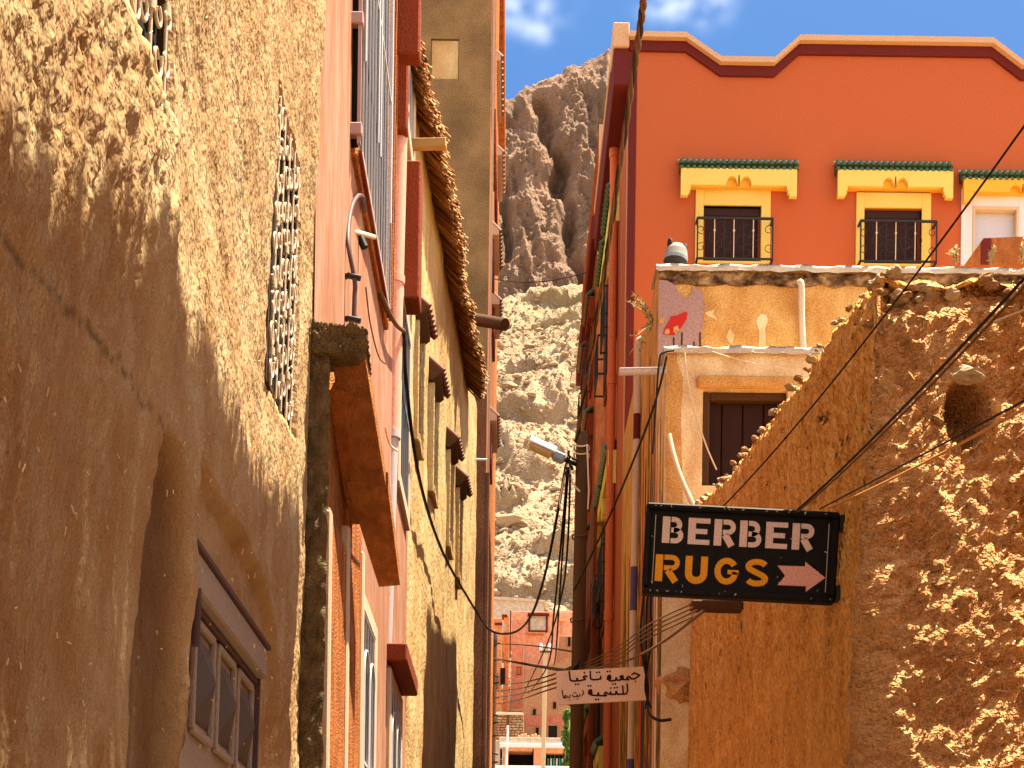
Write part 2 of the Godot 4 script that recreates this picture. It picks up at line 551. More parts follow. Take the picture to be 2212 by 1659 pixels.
	mat("sign_rose", Color(0.92, 0.48, 0.40), 0.7, "soft", Vector3(6, 6, 6))
	mat("sign_scuff", Color(0.55, 0.48, 0.4), 0.8)
	mat("board_cream", Color(0.92, 0.66, 0.46), 0.8, "soft", Vector3(4, 4, 4), 0.1, "fine")
	mat("ink", Color(0.03, 0.008, 0.006), 0.8)
	mat("cable_black", Color(0.018, 0.013, 0.011), 0.6)
	mat("cable_brown", Color(0.14, 0.075, 0.04), 0.7)
	mat("cable_pale", Color(0.72, 0.55, 0.36), 0.7)
	mat("cable_lit_orange", Color(0.62, 0.30, 0.10), 0.7)  # orange paints in the light falling on the cord
	mat("lamp_shell", Color(0.72, 0.72, 0.70), 0.35)
	mat("lamp_glass", Color(0.52, 0.40, 0.24), 0.3)
	mat("leaf", Color(0.20, 0.20, 0.05), 0.8, "soft", Vector3(3, 3, 3))
	mat("dry_leaf", Color(0.46, 0.36, 0.17), 0.9)
	mat("vine_leaf", Color(0.09, 0.16, 0.02), 0.7, "soft", Vector3(1, 1, 1))
	for k in ["leaf", "dry_leaf", "vine_leaf"]:
		M[k].cull_mode = BaseMaterial3D.CULL_DISABLED
		M[k].backlight_enabled = true
		M[k].backlight = Color(0.2, 0.22, 0.05)
	mat("jug_white", Color(0.34, 0.31, 0.26), 0.7, "speck", Vector3(8, 8, 8))
	mat("jug_dark", Color(0.05, 0.045, 0.04), 0.7, "speck", Vector3(8, 8, 8))
	mat("far_pink", Color(0.74, 0.34, 0.19), 0.95, "soft", Vector3(0.15, 0.15, 0.15), 1.0, "rough")
	mat("far_orange", Color(0.68, 0.25, 0.09), 0.95, "soft", Vector3(0.15, 0.15, 0.15), 1.0, "rough")
	mat("far_beige", Color(0.55, 0.45, 0.33), 0.95, "soft", Vector3(0.15, 0.15, 0.15), 1.0, "rough")
	mat("far_brown", Color(0.42, 0.2, 0.1), 0.95, "speck", Vector3(0.12, 0.12, 0.12), 3.0, "rough")
	mat("far_red", Color(0.5, 0.15, 0.09), 0.95, "speck", Vector3(0.12, 0.12, 0.12), 3.0, "rough")
	mat("shop_green", Color(0.08, 0.30, 0.17), 0.6)
	mat("pole_concrete", Color(0.62, 0.45, 0.26), 0.9, "speck", Vector3(1, 1, 1))

# ---------- the setting ----------
func ground_y(d: float) -> float:
	return 15.5 * smoothstep(30.0, 92.0, d) + 8.0 * smoothstep(96.0, 128.0, d)

func setting() -> void:
	var ds := [-60.0, -20.0, -6.0, 0.0, 6.0, 12.0, 20.0, 28.0, 34.0, 42.0, 50.0, 58.0, 66.0, 74.0, 82.0, 90.0, 98.0, 106.0, 114.0, 122.0, 130.0]
	var xs := []
	for i in 41:
		xs.append((i - 20) * 10.0 * (1.0 + absf(i - 20) * 0.12))
	var g := grid(xs.size(), ds.size(), func(i, j): return Vector3(xs[i], ground_y(ds[j]) - 0.004 * absf(xs[i]) * 0.0, -ds[j]))
	put("ground", g, M.sand).set_meta("kind", "structure")
	# mountain: scree slope, then cliff
	var mx := []
	var x := -150.0
	while x < 170.0:
		mx.append(x)
		x += 0.2 if x > -8.0 and x < 24.0 else (0.6 if x > -16.0 and x < 34.0 else 6.0)
	var n1 := 330
	var n2 := 330
	var rock := func(i: int, j: int) -> Vector3:
		var px: float = mx[i]
		if j < n1:
			var t := float(j) / n1
			var d := 122.0 + 140.0 * t
			var y := 17.5 + (125.0 - 17.5) * pow(t, 1.04)
			var b := N2.get_noise_2d(px * 0.05, d * 0.05) * 2.4
			var r := NC.get_noise_2d(px * 0.32 + 3.0 * N1.get_noise_2d(px * 0.1, d * 0.1), d * 0.20)
			var ledge := smoothstep(0.1, 0.5, N1.get_noise_2d(px * 0.045 + 7.0, d * 0.10)) * 2.6
			var fine := N2.get_noise_2d(px * 0.9, d * 0.6) * 0.5
			y += (b + ledge + r * 1.0 * (0.5 + 0.8 * ledge) + fine) * smoothstep(0.0, 0.06, t) * (1.0 - 0.35 * smoothstep(0.85, 1.0, t))
			d -= ledge * 0.8 + r * 0.8
			return Vector3(px, y, -d)
		var t2 := float(j - n1) / n2
		var top := 172.8 + (clampf(px, -30.0, 15.0) + 5.0) * 0.50 - 1.3 * maxf(px - 17.0, 0.0) + 1.6 * N2.get_noise_1d(px * 0.12) + 0.4 * N1.get_noise_1d(px * 0.5)
		var rise := minf(t2 / 0.9, 1.0)
		var yy := 124.5 + (top - 124.5) * rise
		var dd := 262.0 + 24.0 * rise + 60.0 * maxf(t2 - 0.9, 0.0) / 0.1
		var warp := 5.0 * N1.get_noise_2d(px * 0.05, yy * 0.025)
		var pillar := N1.get_noise_2d((px + warp) * 0.15, yy * 0.022)
		pillar = 1.0 - absf(pillar) * 2.0
		var mid := N2.get_noise_3d(px * 0.13, yy * 0.09, 4.0)
		var cl := NC.get_noise_2d(px * 0.33 + 0.8 * mid, yy * 0.2)
		var fin := N2.get_noise_3d(px * 0.6, yy * 0.5, 9.0)
		var lean := px - 5.5 - (165.0 - yy) * 0.16 - 1.6 * N1.get_noise_1d(yy * 0.09)
		var cleft := exp(-lean * lean / 2.6) * smoothstep(182.0, 168.0, yy)
		var lean2 := px + 3.2 - (150.0 - yy) * 0.1
		cleft += 0.7 * exp(-lean2 * lean2 / 1.4) * smoothstep(172.0, 160.0, yy) * smoothstep(128.0, 140.0, yy)
		dd -= (pillar * 1.4 + mid * 3.4 + cl * 1.7 + fin * 1.1 - cleft * 6.0) * (1.0 - 0.85 * smoothstep(0.78, 0.9, t2))
		yy += fin * 0.7 + cl * 0.5
		return Vector3(px, yy, -dd)
	var tint := func(i: int, j: int, p: Vector3) -> Color:
		var a := N2.get_noise_2d(p.x * 0.12, p.y * 0.1) * 0.5 + 0.5
		if j < n1:
			var t := float(j) / n1
			var c := Color(0.66, 0.48, 0.30).lerp(Color(0.42, 0.28, 0.165), a)
			var g2 := smoothstep(0.80, 0.9, t) * smoothstep(1.0, 0.95, t) + 0.35 * smoothstep(0.25, 0.5, N1.get_noise_2d(p.x * 0.06, p.z * 0.07))
			return c.lerp(Color(0.34, 0.31, 0.12), clampf(g2, 0.0, 1.0) * 0.32)
		return Color(0.50, 0.30, 0.19).lerp(Color(0.34, 0.22, 0.15), a)
	var o := put("mountain", grid(mx.size(), n1 + n2 + 1, rock, false, tint), M.cliff_rock)
	o.set_meta("kind", "structure")
	# boulders lying on the scree: the larger ones singly, the rest as one scatter
	var shapes := []
	for k in 5:
		shapes.append(stone_mesh(40 + k, 0.35, 2, 0.75))
	var on_slope := func(px: float, d: float) -> Vector3:
		var t := (d - 122.0) / 140.0
		var j := clampi(int(t * n1), 1, n1 - 1)
		var i := clampi(mx.bsearch(px), 1, mx.size() - 2)
		return rock.call(i, j)
	for k in 150:
		var px := rng.randf_range(-6.0, 17.0)
		var d := rng.randf_range(150.0, 250.0)
		var s := rng.randf_range(0.3, 0.85) * (2.2 if rng.randf() < 0.1 else 1.0)
		var b := Basis.from_euler(Vector3(rng.randf_range(-0.3, 0.3), rng.randf() * TAU, rng.randf_range(-0.3, 0.3))).scaled(Vector3(s, s * 0.62, s))
		put("boulder", shapes[k % 5], M.boulder, o, Transform3D(b, on_slope.call(px, d) + Vector3.UP * s * 0.05))
	var mm := MultiMesh.new()
	mm.transform_format = MultiMesh.TRANSFORM_3D
	mm.mesh = stone_mesh(51, 0.4, 1, 0.7)
	mm.instance_count = 9000
	for k in 9000:
		var px := rng.randf_range(-9.0, 24.0)
		var d := rng.randf_range(132.0, 258.0)
		var s := 0.10 + 0.42 * pow(rng.randf(), 3.5)
		mm.set_instance_transform(k, Transform3D(Basis.from_euler(Vector3(rng.randf(), rng.randf() * TAU, rng.randf())).scaled(Vector3.ONE * s), on_slope.call(px, d)))
	var mi := MultiMeshInstance3D.new()
	mi.name = "scree"
	mi.multimesh = mm
	mi.material_override = M.boulder
	mi.set_meta("kind", "stuff")
	o.add_child(mi, true)

# ---------- left: the straw-plaster house ----------
func lw_x(y: float) -> float:
	return -1.125 + 0.022 * y
func lw(d: float, y: float, out := 0.0) -> Vector3:
	return Vector3(lw_x(y) + out, y, -d)
func scroll(st: SurfaceTool, c: Vector2, r: float, turn: float, dir: float, to: Callable, th := 0.007) -> void:
	var pts := []
	for k in 17:
		var a := turn + dir * k * 0.40
		var rr := r * (1.0 - k * 0.045)
		pts.append(to.call(c.x + cos(a) * rr, c.y + sin(a) * rr))
	tube(st, pts, th, 5)

func left_mud_house() -> void:
	var h := thing("plaster_house", "house wall of cracked straw-flecked mud plaster with two scrolled window grilles and a grey gate", "house", Vector3(-1.1, 0, -4.0))
	var d0 := 0.6
	var d1 := 7.32
	var nu := 330
	var nv := 360
	var top := 7.1
	var wins := [[3.42, 4.45, 4.19, 5.75], [6.26, 6.95, 4.18, 5.40]]
	var gate := [5.0, 6.52, -1.0, 3.1]
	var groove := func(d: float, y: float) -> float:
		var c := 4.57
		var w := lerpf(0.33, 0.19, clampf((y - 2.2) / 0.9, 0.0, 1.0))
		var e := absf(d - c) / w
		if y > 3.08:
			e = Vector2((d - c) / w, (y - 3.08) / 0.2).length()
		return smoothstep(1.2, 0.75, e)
	var f := func(i: int, j: int) -> Vector3:
		var d := d0 + (d1 - d0) * pow(float(i) / (nu - 1), 0.9)
		var y := top * j / (nv - 1)
		var o := 0.035 * N2.get_noise_2d(d * 0.9, y * 0.6) + 0.010 * N2.get_noise_2d(d * 7.0, y * 3.5)
		# the older, lumpier coat bulges out beside the first window
		var edge := 4.42 - 0.25 * smoothstep(3.4, 2.6, y) + 0.05 * N1.get_noise_1d(y * 3.0)
		if y > 4.1:
			edge = lerpf(edge, 3.1, smoothstep(4.05, 4.16, y))
		var old := smoothstep(edge + 0.10, edge - 0.14, d) * smoothstep(2.6, 3.9, y)
		var lump := maxf(N2.get_noise_2d(d * 19.0, y * 13.0), -0.3)
		o += old * (0.045 + 0.011 * lump + 0.005 * N1.get_noise_2d(d * 7.0, y * 5.0) + 0.006 * N1.get_noise_2d(d * 60.0, y * 45.0))
		o += 0.004 * N1.get_noise_2d(d * 30.0, y * 14.0)
		# shallow niche round the gate with a rounded corner
		var nx := (d - 5.75) / 1.03
		var ny := (y - 3.36) / 0.5
		if d > 4.9:
			var inside := smoothstep(1.03, 0.98, nx) * (smoothstep(0.05, -0.05, ny) if nx < 0.5 else smoothstep(1.05, 0.95, Vector2((nx - 0.5) / 0.5, maxf(ny + 1.0, 0.0)).length() if ny > -1.0 else 0.0))
			o -= 0.05 * inside
		o -= 0.08 * groove.call(d, y)
		o = lerpf(o, o + 0.02 * smoothstep(7.1, 7.32, d), 0.5)
		for w in wins:
			if d > w[0] and d < w[1] and y > w[2] and y < w[3]:
				o = -0.05
		if d > gate[0] and d < gate[1] and y < gate[3]:
			o = -0.10
		return lw(d, y, o)
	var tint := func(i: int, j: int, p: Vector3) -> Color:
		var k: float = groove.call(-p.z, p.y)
		var c := Color.WHITE.lerp(Color(0.42, 0.36, 0.32), k * 0.9)  # recess shade of the groove painted into the vertex colour
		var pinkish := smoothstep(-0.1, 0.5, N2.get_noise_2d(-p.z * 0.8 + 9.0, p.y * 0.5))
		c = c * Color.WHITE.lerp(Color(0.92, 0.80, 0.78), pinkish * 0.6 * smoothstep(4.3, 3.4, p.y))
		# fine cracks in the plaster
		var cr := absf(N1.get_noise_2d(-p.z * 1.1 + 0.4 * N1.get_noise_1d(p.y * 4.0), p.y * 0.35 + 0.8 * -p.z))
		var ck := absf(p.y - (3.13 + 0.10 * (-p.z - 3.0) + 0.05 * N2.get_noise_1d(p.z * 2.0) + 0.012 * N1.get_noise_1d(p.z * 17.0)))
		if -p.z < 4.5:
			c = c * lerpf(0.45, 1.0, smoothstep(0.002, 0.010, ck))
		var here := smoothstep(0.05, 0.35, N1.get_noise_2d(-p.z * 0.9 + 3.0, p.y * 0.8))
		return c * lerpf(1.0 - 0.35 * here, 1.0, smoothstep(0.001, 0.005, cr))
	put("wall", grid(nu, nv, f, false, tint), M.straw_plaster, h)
	# the end face and the body of the house behind the facing
	var st := tool()
	quad(st, lw(d1, 0, 0.01), lw(d1, top, 0.01), lw(d1, top, -0.5), lw(d1, 0, -0.5), Vector3(0, 0, -1))
	span(st, Vector3(-4.5, 0, -7.3), Vector3(-1.36, 7.08, 4.0))
	span(st, Vector3(-1.36, 0, -0.62), Vector3(-1.10, 7.08, 4.0))
	obj("house_body", st, M.straw_plaster, h)
	# window grilles: bars and scrolls of pale wrought iron
	for wi in 2:
		var w: Array = wins[wi]
		var to := func(u: float, v: float) -> Vector3: return lw(u, v, -0.008)
		var win := Node3D.new()
		win.name = "window"
		h.add_child(win, true)
		st = tool()
		quad(st, lw(w[0], w[2], -0.044), lw(w[1], w[2], -0.044), lw(w[1], w[3], -0.044), lw(w[0], w[3], -0.044), Vector3.RIGHT)
		obj("pane", st, M.dark_room, win)
		st = tool()
		for e in [[w[0] + 0.02, w[2], w[0] + 0.02, w[3]], [w[1] - 0.03, w[2], w[1] - 0.03, w[3]], [w[0], w[2] + 0.02, w[1], w[2] + 0.02], [w[0], w[3] - 0.02, w[1], w[3] - 0.02]]:
			rod(st, lw(e[0], e[1], -0.03), lw(e[2], e[3], -0.03), 0.025, 0.03)
		obj("frame", st, M.dark_timber, win)
		var ww: float = w[1] - w[0]
		var hh: float = w[3] - w[2]
		var nb := 5 if wi == 1 else 6
		for k in nb:
			var u: float = w[0] + ww * (k + 0.5) / nb
			st = tool()
			tube(st, [to.call(u, w[2]), to.call(u, w[3])], 0.006, 6)
			for q in 4:
				var yv: float = w[2] + hh * (q + 0.5 + 0.25 * (k % 2)) / 4.3
				tube(st, [to.call(u, yv - 0.016), to.call(u, yv + 0.016)], 0.014, 6)
			obj("bar", st, M.pale_iron, win)
		for r in int(hh / 0.13):
			for k in 3 if wi == 1 else 4:
				var cu: float = w[0] + ww * (k + 0.5) / (3 if wi == 1 else 4)
				var cv: float = w[2] + 0.08 + r * 0.13
				if cv > w[3] - 0.06:
					continue
				st = tool()
				scroll(st, Vector2(cu - 0.045, cv), 0.055, 0.6 + r, 1.0 if r % 2 else -1.0, to, 0.006)
				obj("scroll", st, M.pale_iron, win)
				st = tool()
				scroll(st, Vector2(cu + 0.05, cv + 0.05), 0.05, 3.4 - r, -1.0 if r % 2 else 1.0, to, 0.006)
				obj("scroll", st, M.pale_iron, win)
	# the grey gate
	var g := Node3D.new()
	g.name = "gate"
	g.set_meta("label", "grey metal gate with pointed panels")
	h.add_child(g, true)
	var gp := func(d: float, y: float, o := 0.0) -> Vector3: return lw(d, y, -0.07 + o)
	st = tool()
	quad(st, gp.call(5.0, -0.5), gp.call(6.52, -0.5), gp.call(6.52, 3.1), gp.call(5.0, 3.1), Vector3.RIGHT)
	obj("leaf_sheet", st, M.gate_paint, g)
	st = tool()
	rod(st, gp.call(5.0, 3.04, 0.03), gp.call(6.5, 3.04, 0.03), 0.06, 0.13, 0.008)
	obj("top_rail", st, M.gate_paint, g)
	st = tool()
	rod(st, gp.call(5.0, 2.955, 0.012), gp.call(6.47, 2.955, 0.012), 0.03, 0.018)
	rod(st, gp.call(6.49, 0, 0.02), gp.call(6.49, 3.1, 0.02), 0.03, 0.022)
	rod(st, gp.call(5.0, 3.115, 0.03), gp.call(6.53, 3.115, 0.03), 0.08, 0.018)
	obj("rubber_seal", st, M.mast_metal, g)
	for k in 3:
		var a := 5.26 + k * 0.415
		var b := a + 0.33
		st = tool()
		var y0 := 2.54
		var y1 := 2.92
		for e in [[a, y0, a, y1], [b, y0, b, y1], [a, y0, b, y0], [a, y1, b, y1]]:
			rod(st, gp.call(e[0], e[1], 0.012), gp.call(e[2], e[3], 0.012), 0.02, 0.03, 0.004)
		obj("panel_moulding", st, M.gate_paint, g)
		st = tool()
		var tip: Vector3 = gp.call((a + b) * 0.5, (y0 + y1) * 0.5, 0.06)
		var cs := [gp.call(a + 0.03, y0 + 0.04, 0.002), gp.call(b - 0.03, y0 + 0.04, 0.002), gp.call(b - 0.03, y1 - 0.04, 0.002), gp.call(a + 0.03, y1 - 0.04, 0.002)]
		for q in 4:
			var nn: Vector3 = (cs[(q + 1) % 4] - cs[q]).cross(tip - cs[q])
			tri(st, cs[q], cs[(q + 1) % 4], tip, nn.normalized() * signf(nn.x))
		obj("pyramid_panel", st, M.gate_paint_shaded, g)
	st = tool()
	tube(st, [gp.call(5.10, 2.79, 0.05), gp.call(5.10, 2.985, 0.05)], 0.016, 12)
	obj("hinge", st, M.mast_metal, g)
	# bits of straw sticking out of the plaster
	st = tool()
	for k in 480:
		var d := rng.randf_range(2.2, 7.2)
		var y := rng.randf_range(1.7, 6.0)
		var a := rng.randf() * TAU
		var l := rng.randf_range(0.006, 0.022)
		var c := lw(d, y, 0.006 + 0.035 * N2.get_noise_2d(d * 0.9, y * 0.6) + (0.09 if d < 4.0 and y > 3.9 else 0.0))
		tube(st, [c, c + Vector3(0.004, sin(a) * l, cos(a) * l)], 0.0022, 4)
	obj("straw_flecks", st, M.straw, h).set_meta("kind", "stuff")

# ---------- left: the pink house ----------
const PINK_X := -1.0
func grille(win: Node3D, d0: float, d1: float, y0: float, y1: float, x: float, n: int, m: Material, arches := 0, cage := 0.0) -> void:
	for k in n:
		var d := lerpf(d0, d1, (k + 0.5) / n)
		var st := tool()
		rod(st, Vector3(x, y0, -d), Vector3(x, y1, -d), 0.010, 0.010)
		obj("bar", st, m, win)
	for k in arches:
		var c := lerpf(d0, d1, (k + 0.5) / arches)
		var r := (d1 - d0) / arches * 0.42
		var st := tool()
		var pts := [Vector3(x + 0.012, y0 + (y1 - y0) * 0.2, -(c - r))]
		for q in 11:
			var a := PI - PI * q / 10.0
			pts.append(Vector3(x + 0.012, y0 + (y1 - y0) * 0.8 + sin(a) * r, -(c + cos(a) * r)))
		pts.append(Vector3(x + 0.012, y0 + (y1 - y0) * 0.2, -(c + r)))
		tube(st, pts, 0.009, 6)
		obj("arch_bar", st, m, win)
	for y in [y0, lerpf(y0, y1, 0.5), y1]:
		var st2 := tool()
		rod(st2, Vector3(x, y, -d0), Vector3(x, y, -d1), 0.02, 0.02)
		obj("rail", st2, m, win)

func pink_window(h: Node3D, d0: float, d1: float, y0: float, y1: float, surround: Material, bars: Material, n: int, arches := 0, hood := 0.0) -> Node3D:
	var win := Node3D.new()
	win.name = "window"
	h.add_child(win, true)
	var st := tool()
	quad(st, Vector3(PINK_X - 0.035, y0, -d0), Vector3(PINK_X - 0.035, y0, -d1), Vector3(PINK_X - 0.035, y1, -d1), Vector3(PINK_X - 0.035, y1, -d0), Vector3.RIGHT)
	obj("pane", st, M.dark_room, win)
	st = tool()
	for e in [[d0 - 0.14, y0 - 0.12, d0, y1 + 0.12], [d1, y0 - 0.12, d1 + 0.14, y1 + 0.12], [d0, y1, d1, y1 + 0.12], [d0, y0 - 0.12, d1, y0]]:
		span(st, Vector3(PINK_X - 0.05, e[1], -e[2]), Vector3(PINK_X + 0.035, e[3], -e[0]), 0.01)
	obj("surround", st, surround, win)
	if n > 0:
		grille(win, d0, d1, y0, y1, PINK_X + 0.02, n, bars, arches)
	if hood > 0.0:
		st = tool()
		span(st, Vector3(PINK_X - 0.02, y1 + 0.16, -(d1 + 0.2)), Vector3(PINK_X + hood, y1 + 0.30, -(d0 - 0.2)), 0.012)
		obj("hood", st, M.dark_orange_paint, win)
	return win

func pink_house() -> void:
	var h := thing("pink_house", "pale pink plastered house with white window grilles and orange trim beside the straw-plaster wall", "house", Vector3(-1.0, 0, -10.5))
	var d0 := 7.36
	var d1 := 13.95
	# openings: [near, far, low, high]
	var ops := [[9.0, 11.05, 6.7, 9.6], [12.55, 13.6, 6.0, 7.5], [12.5, 13.7, 9.2, 11.0], [9.3, 10.5, 2.2, 4.1], [12.0, 13.0, 2.2, 4.1]]
	var holes := []
	for k in ops:
		holes.append([k[0] - d0, k[2], k[1] - d0, k[3]])
	var st := tool()
	wall(st, Vector3(PINK_X, 0, -d0), Vector3(0, 0, -1), d1 - d0, 11.4, Vector3.RIGHT, holes, 0.2)
	quad(st, Vector3(PINK_X, 0, -d0 - 0.12), Vector3(PINK_X - 3, 0, -d0 - 0.12), Vector3(PINK_X - 3, 11.4, -d0 - 0.12), Vector3(PINK_X, 11.4, -d0 - 0.12), Vector3.BACK)
	quad(st, Vector3(PINK_X, 11.4, -d0), Vector3(PINK_X - 3, 11.4, -d0), Vector3(PINK_X - 3, 11.4, -d1), Vector3(PINK_X, 11.4, -d1), Vector3.UP)
	obj("wall", st, M.pink_plaster, h)
	st = tool()
	span(st, Vector3(PINK_X - 3.0, 0, -d1), Vector3(PINK_X - 0.25, 11.3, -d0 - 0.14))
	obj("house_body", st, M.pink_plaster, h)
	var o: Array = ops[0]
	var w := pink_window(h, o[0], o[1], o[2], o[3], M.orange_paint, M.white_iron, 0)
	# the projecting cage at its near end
	for y in [6.7, 7.35, 8.0, 8.65]:
		st = tool()
		span(st, Vector3(PINK_X - 0.01, y - 0.035, -8.85), Vector3(PINK_X + 0.07, y + 0.035, -8.79), 0.006)
		obj("cage_rung", st, M.mauve_frame, w)
	for yb in [6.62, 9.6]:
		st = tool()
		rod(st, Vector3(PINK_X + 0.05, yb, -8.9), Vector3(PINK_X + 0.05, yb, -11.05), 0.02, 0.02)
		obj("cage_rail", st, M.dark_orange_paint, w)
	for k in [-11.03, -9.9]:
		st = tool()
		rod(st, Vector3(PINK_X - 0.02, 6.62, k), Vector3(PINK_X + 0.05, 6.62, k), 0.022, 0.022)
		obj("cage_tie", st, M.dark_orange_paint, w)
	st = tool()
	span(st, Vector3(PINK_X - 0.01, 6.62, -8.857), Vector3(PINK_X + 0.045, 9.6, -8.852))
	obj("cage_gap_shade", st, M.dark_room, w)  # black sheet stands for the shade in the gap behind the rungs
	for k in [-8.82, -11.03]:
		st = tool()
		rod(st, Vector3(PINK_X + 0.05, 6.62, k), Vector3(PINK_X + 0.05, 9.6, k), 0.02, 0.03)
		obj("cage_post", st, M.mauve_frame, w)
	grille(w, 8.95, 11.0, 6.65, 9.6, PINK_X + 0.05, 11, M.white_iron, 2)
	pink_window(h, ops[1][0], ops[1][1], ops[1][2], ops[1][3], M.cream_paint, M.blue_grey_iron, 5)
	pink_window(h, ops[2][0], ops[2][1], ops[2][2], ops[2][3], M.cream_paint, M.white_iron, 6)
	pink_window(h, ops[3][0], ops[3][1], ops[3][2], ops[3][3], M.cream_paint, M.white_iron, 7, 3, 0.0)
	pink_window(h, ops[4][0], ops[4][1], ops[4][2], ops[4][3], M.cream_paint, M.white_iron, 5, 2, 0.16)
	# orange fins that frame the upper bays; their near faces look at the street
	for k in [[11.45, 11.62, 8.82, 12.15, 0.22], [11.9, 12.04, 8.5, 11.3, 0.10], [12.66, 13.0, 7.52, 8.68, 0.16]]:
		st = tool()
		span(st, Vector3(PINK_X - 0.05, k[2], -k[1]), Vector3(PINK_X + k[4], k[3], -k[0]), 0.012)
		obj("fin", st, M.dark_orange_paint, h)
	# raised orange band that sweeps up beside the big window
	st = tool()
	for k in 2:
		var pts := []
		for q in 13:
			var t := q / 12.0
			pts.append(Vector3(PINK_X + 0.02, 6.75 + 4.8 * t, -(11.22 + 0.16 * k + 0.18 * sin(t * PI * 0.5))))
		for q in 12:
			rod(st, pts[q], pts[q + 1], 0.07, 0.05)
	obj("raised_band", st, M.orange_paint, h)
	# portal: rough mud cap and jamb, orange pilasters with cream joints, sloped hood
	var p := Node3D.new()
	p.name = "portal"
	p.set_meta("label", "orange fluted door surround under a mud-topped hood")
	h.add_child(p, true)
	var nj := 130
	var jf := func(i: int, j: int) -> Vector3:   # jamb face towards the street, rough
		var x := lerpf(-1.25, -0.915, float(i) / 20.0)
		var y := 4.80 * j / (nj - 1)
		return Vector3(x + (0.012 * N2.get_noise_1d(y * 5.0) if i == 20 else 0.0) + 0.03 * (1.0 - y / 5.0) * float(i) / 20.0 - 0.06 * (1.0 - y / 5.0), y, -7.335 + 0.035 * N2.get_noise_2d(x * 14.0, y * 8.0) + 0.012 * N1.get_noise_2d(x * 60.0, y * 40.0))
	put("jamb", grid(21, nj, jf), M.dark_mud, p)
	var cf := func(i: int, j: int) -> Vector3:   # lumpy mud cap, front and top in one sheet
		var x := lerpf(-1.00, -0.735, float(i) / 34.0) + 0.008 * N1.get_noise_1d(j * 0.4)
		var b := 0.03 * N2.get_noise_2d(x * 9.0, j * 0.22) + 0.012 * N1.get_noise_2d(x * 50.0, j * 0.9)
		if j < 16:
			return Vector3(x + b * 0.3, 4.74 + (4.90 - 0.05 * float(i) / 34.0 - 4.74) * j / 15.0 + (b if j > 0 else 0.0), -7.30 + b)
		return Vector3(x, 4.90 - 0.05 * float(i) / 34.0 + b * 0.5 - 0.004 * (j - 15), -7.30 - 0.012 * (j - 15))
	put("mud_cap", grid(35, 40, cf), M.dark_mud, p)
	st = tool()
	span(st, Vector3(-1.02, 4.74, -7.56), Vector3(-0.75, 4.84, -7.31), 0.03)
	obj("mud_cap_core", st, M.dark_mud, p)
	# sloping hood in two lengths, its rough underside towards the street
	var stations := [[788, 772, 724, 765, 7.40], [833, 1048, 764, 1038, 8.15], [838, 1056, 756, 1042, 8.16], [864, 1264, 826, 1268, 8.80]]
	for q in [0, 2]:
		var c := []
		for e in [q, q + 1]:
			var k: Array = stations[e]
			c.append([P(k[0], k[1], k[4]), P(k[2], k[3], k[4])])
		st = tool()
		var up := Vector3(0, 0.09, 0)
		var o0: Vector3 = c[0][0]
		var i0: Vector3 = c[0][1] - Vector3(0.02, 0, 0)
		var o1: Vector3 = c[1][0]
		var i1: Vector3 = c[1][1] - Vector3(0.02, 0, 0)
		quad(st, o0, i0, i1, o1, Vector3(0, -1, 0.3).normalized())
		quad(st, o0 + up, i0 + up, i1 + up, o1 + up, Vector3(0, 1, -0.3).normalized())
		quad(st, o0, o0 + up, o1 + up, o1, Vector3.RIGHT)
		quad(st, o0, i0, i0 + up, o0 + up, Vector3.BACK)
		quad(st, o1, i1, i1 + up, o1 + up, Vector3.FORWARD)
		obj("hood", st, M.hood_paint, p)
	st = tool()
	span(st, Vector3(-0.99, 3.6, -9.1), Vector3(-0.955, 4.82, -7.36), 0.01)
	obj("hood_back", st, M.hood_paint, p)
	st = tool()
	rod(st, P(738, 830, 7.6) - Vector3(0.03, 0, 0), P(790, 1120, 8.5) - Vector3(0.05, 0, 0), 0.09, 0.10, 0.01)
	obj("hood_moulding", st, M.orange_paint, p)
	for k in [[7.50, 8.24, 4.06], [8.34, 9.05, 4.40]]:
		st = tool()
		span(st, Vector3(-1.03, 0, -k[1]), Vector3(-0.925, k[2], -k[0]), 0.012)
		obj("pilaster", st, M.orange_paint, p)
	for k in [[7.43, 7.495, 4.02], [8.245, 8.335, 4.2], [9.055, 9.14, 4.3]]:
		st = tool()
		span(st, Vector3(-1.03, 0, -k[1]), Vector3(-0.912, k[2], -k[0]), 0.01)
		obj("pilaster_edge", st, M.cream_paint, p)
	# downpipe on brackets
	var dp := Node3D.new()
	dp.name = "downpipe"
	h.add_child(dp, true)
	var b0 := PL(867, 120, PINK_X + 0.075)
	var b1 := PL(843, 930, PINK_X + 0.075)
	var b2 := PL(820, 1690, PINK_X + 0.09)
	b0.z = -12.05
	b1.z = -12.05
	b2.z = -12.0
	b0 = P(867, 120, 12.05)
	b1 = P(846, 935, 12.05)
	b2 = P(822, 1690, 12.0)
	st = tool()
	tube(st, [b0, b1], 0.066, 16)
	obj("pipe", st, M.pipe_pink, dp)
	st = tool()
	tube(st, [b1, b2], 0.056, 16)
	obj("lower_pipe", st, M.pipe_grey, dp)
	for y in [235, 605, 940]:
		st = tool()
		var c := P(lerpf(867, 846, (y - 120) / 815.0), y, 12.05)
		tube(st, [c + Vector3.UP * 0.03, c - Vector3.UP * 0.03], 0.075, 16)
		obj("pipe_joint", st, M.pipe_pink if y != 940 else M.pipe_grey, dp)

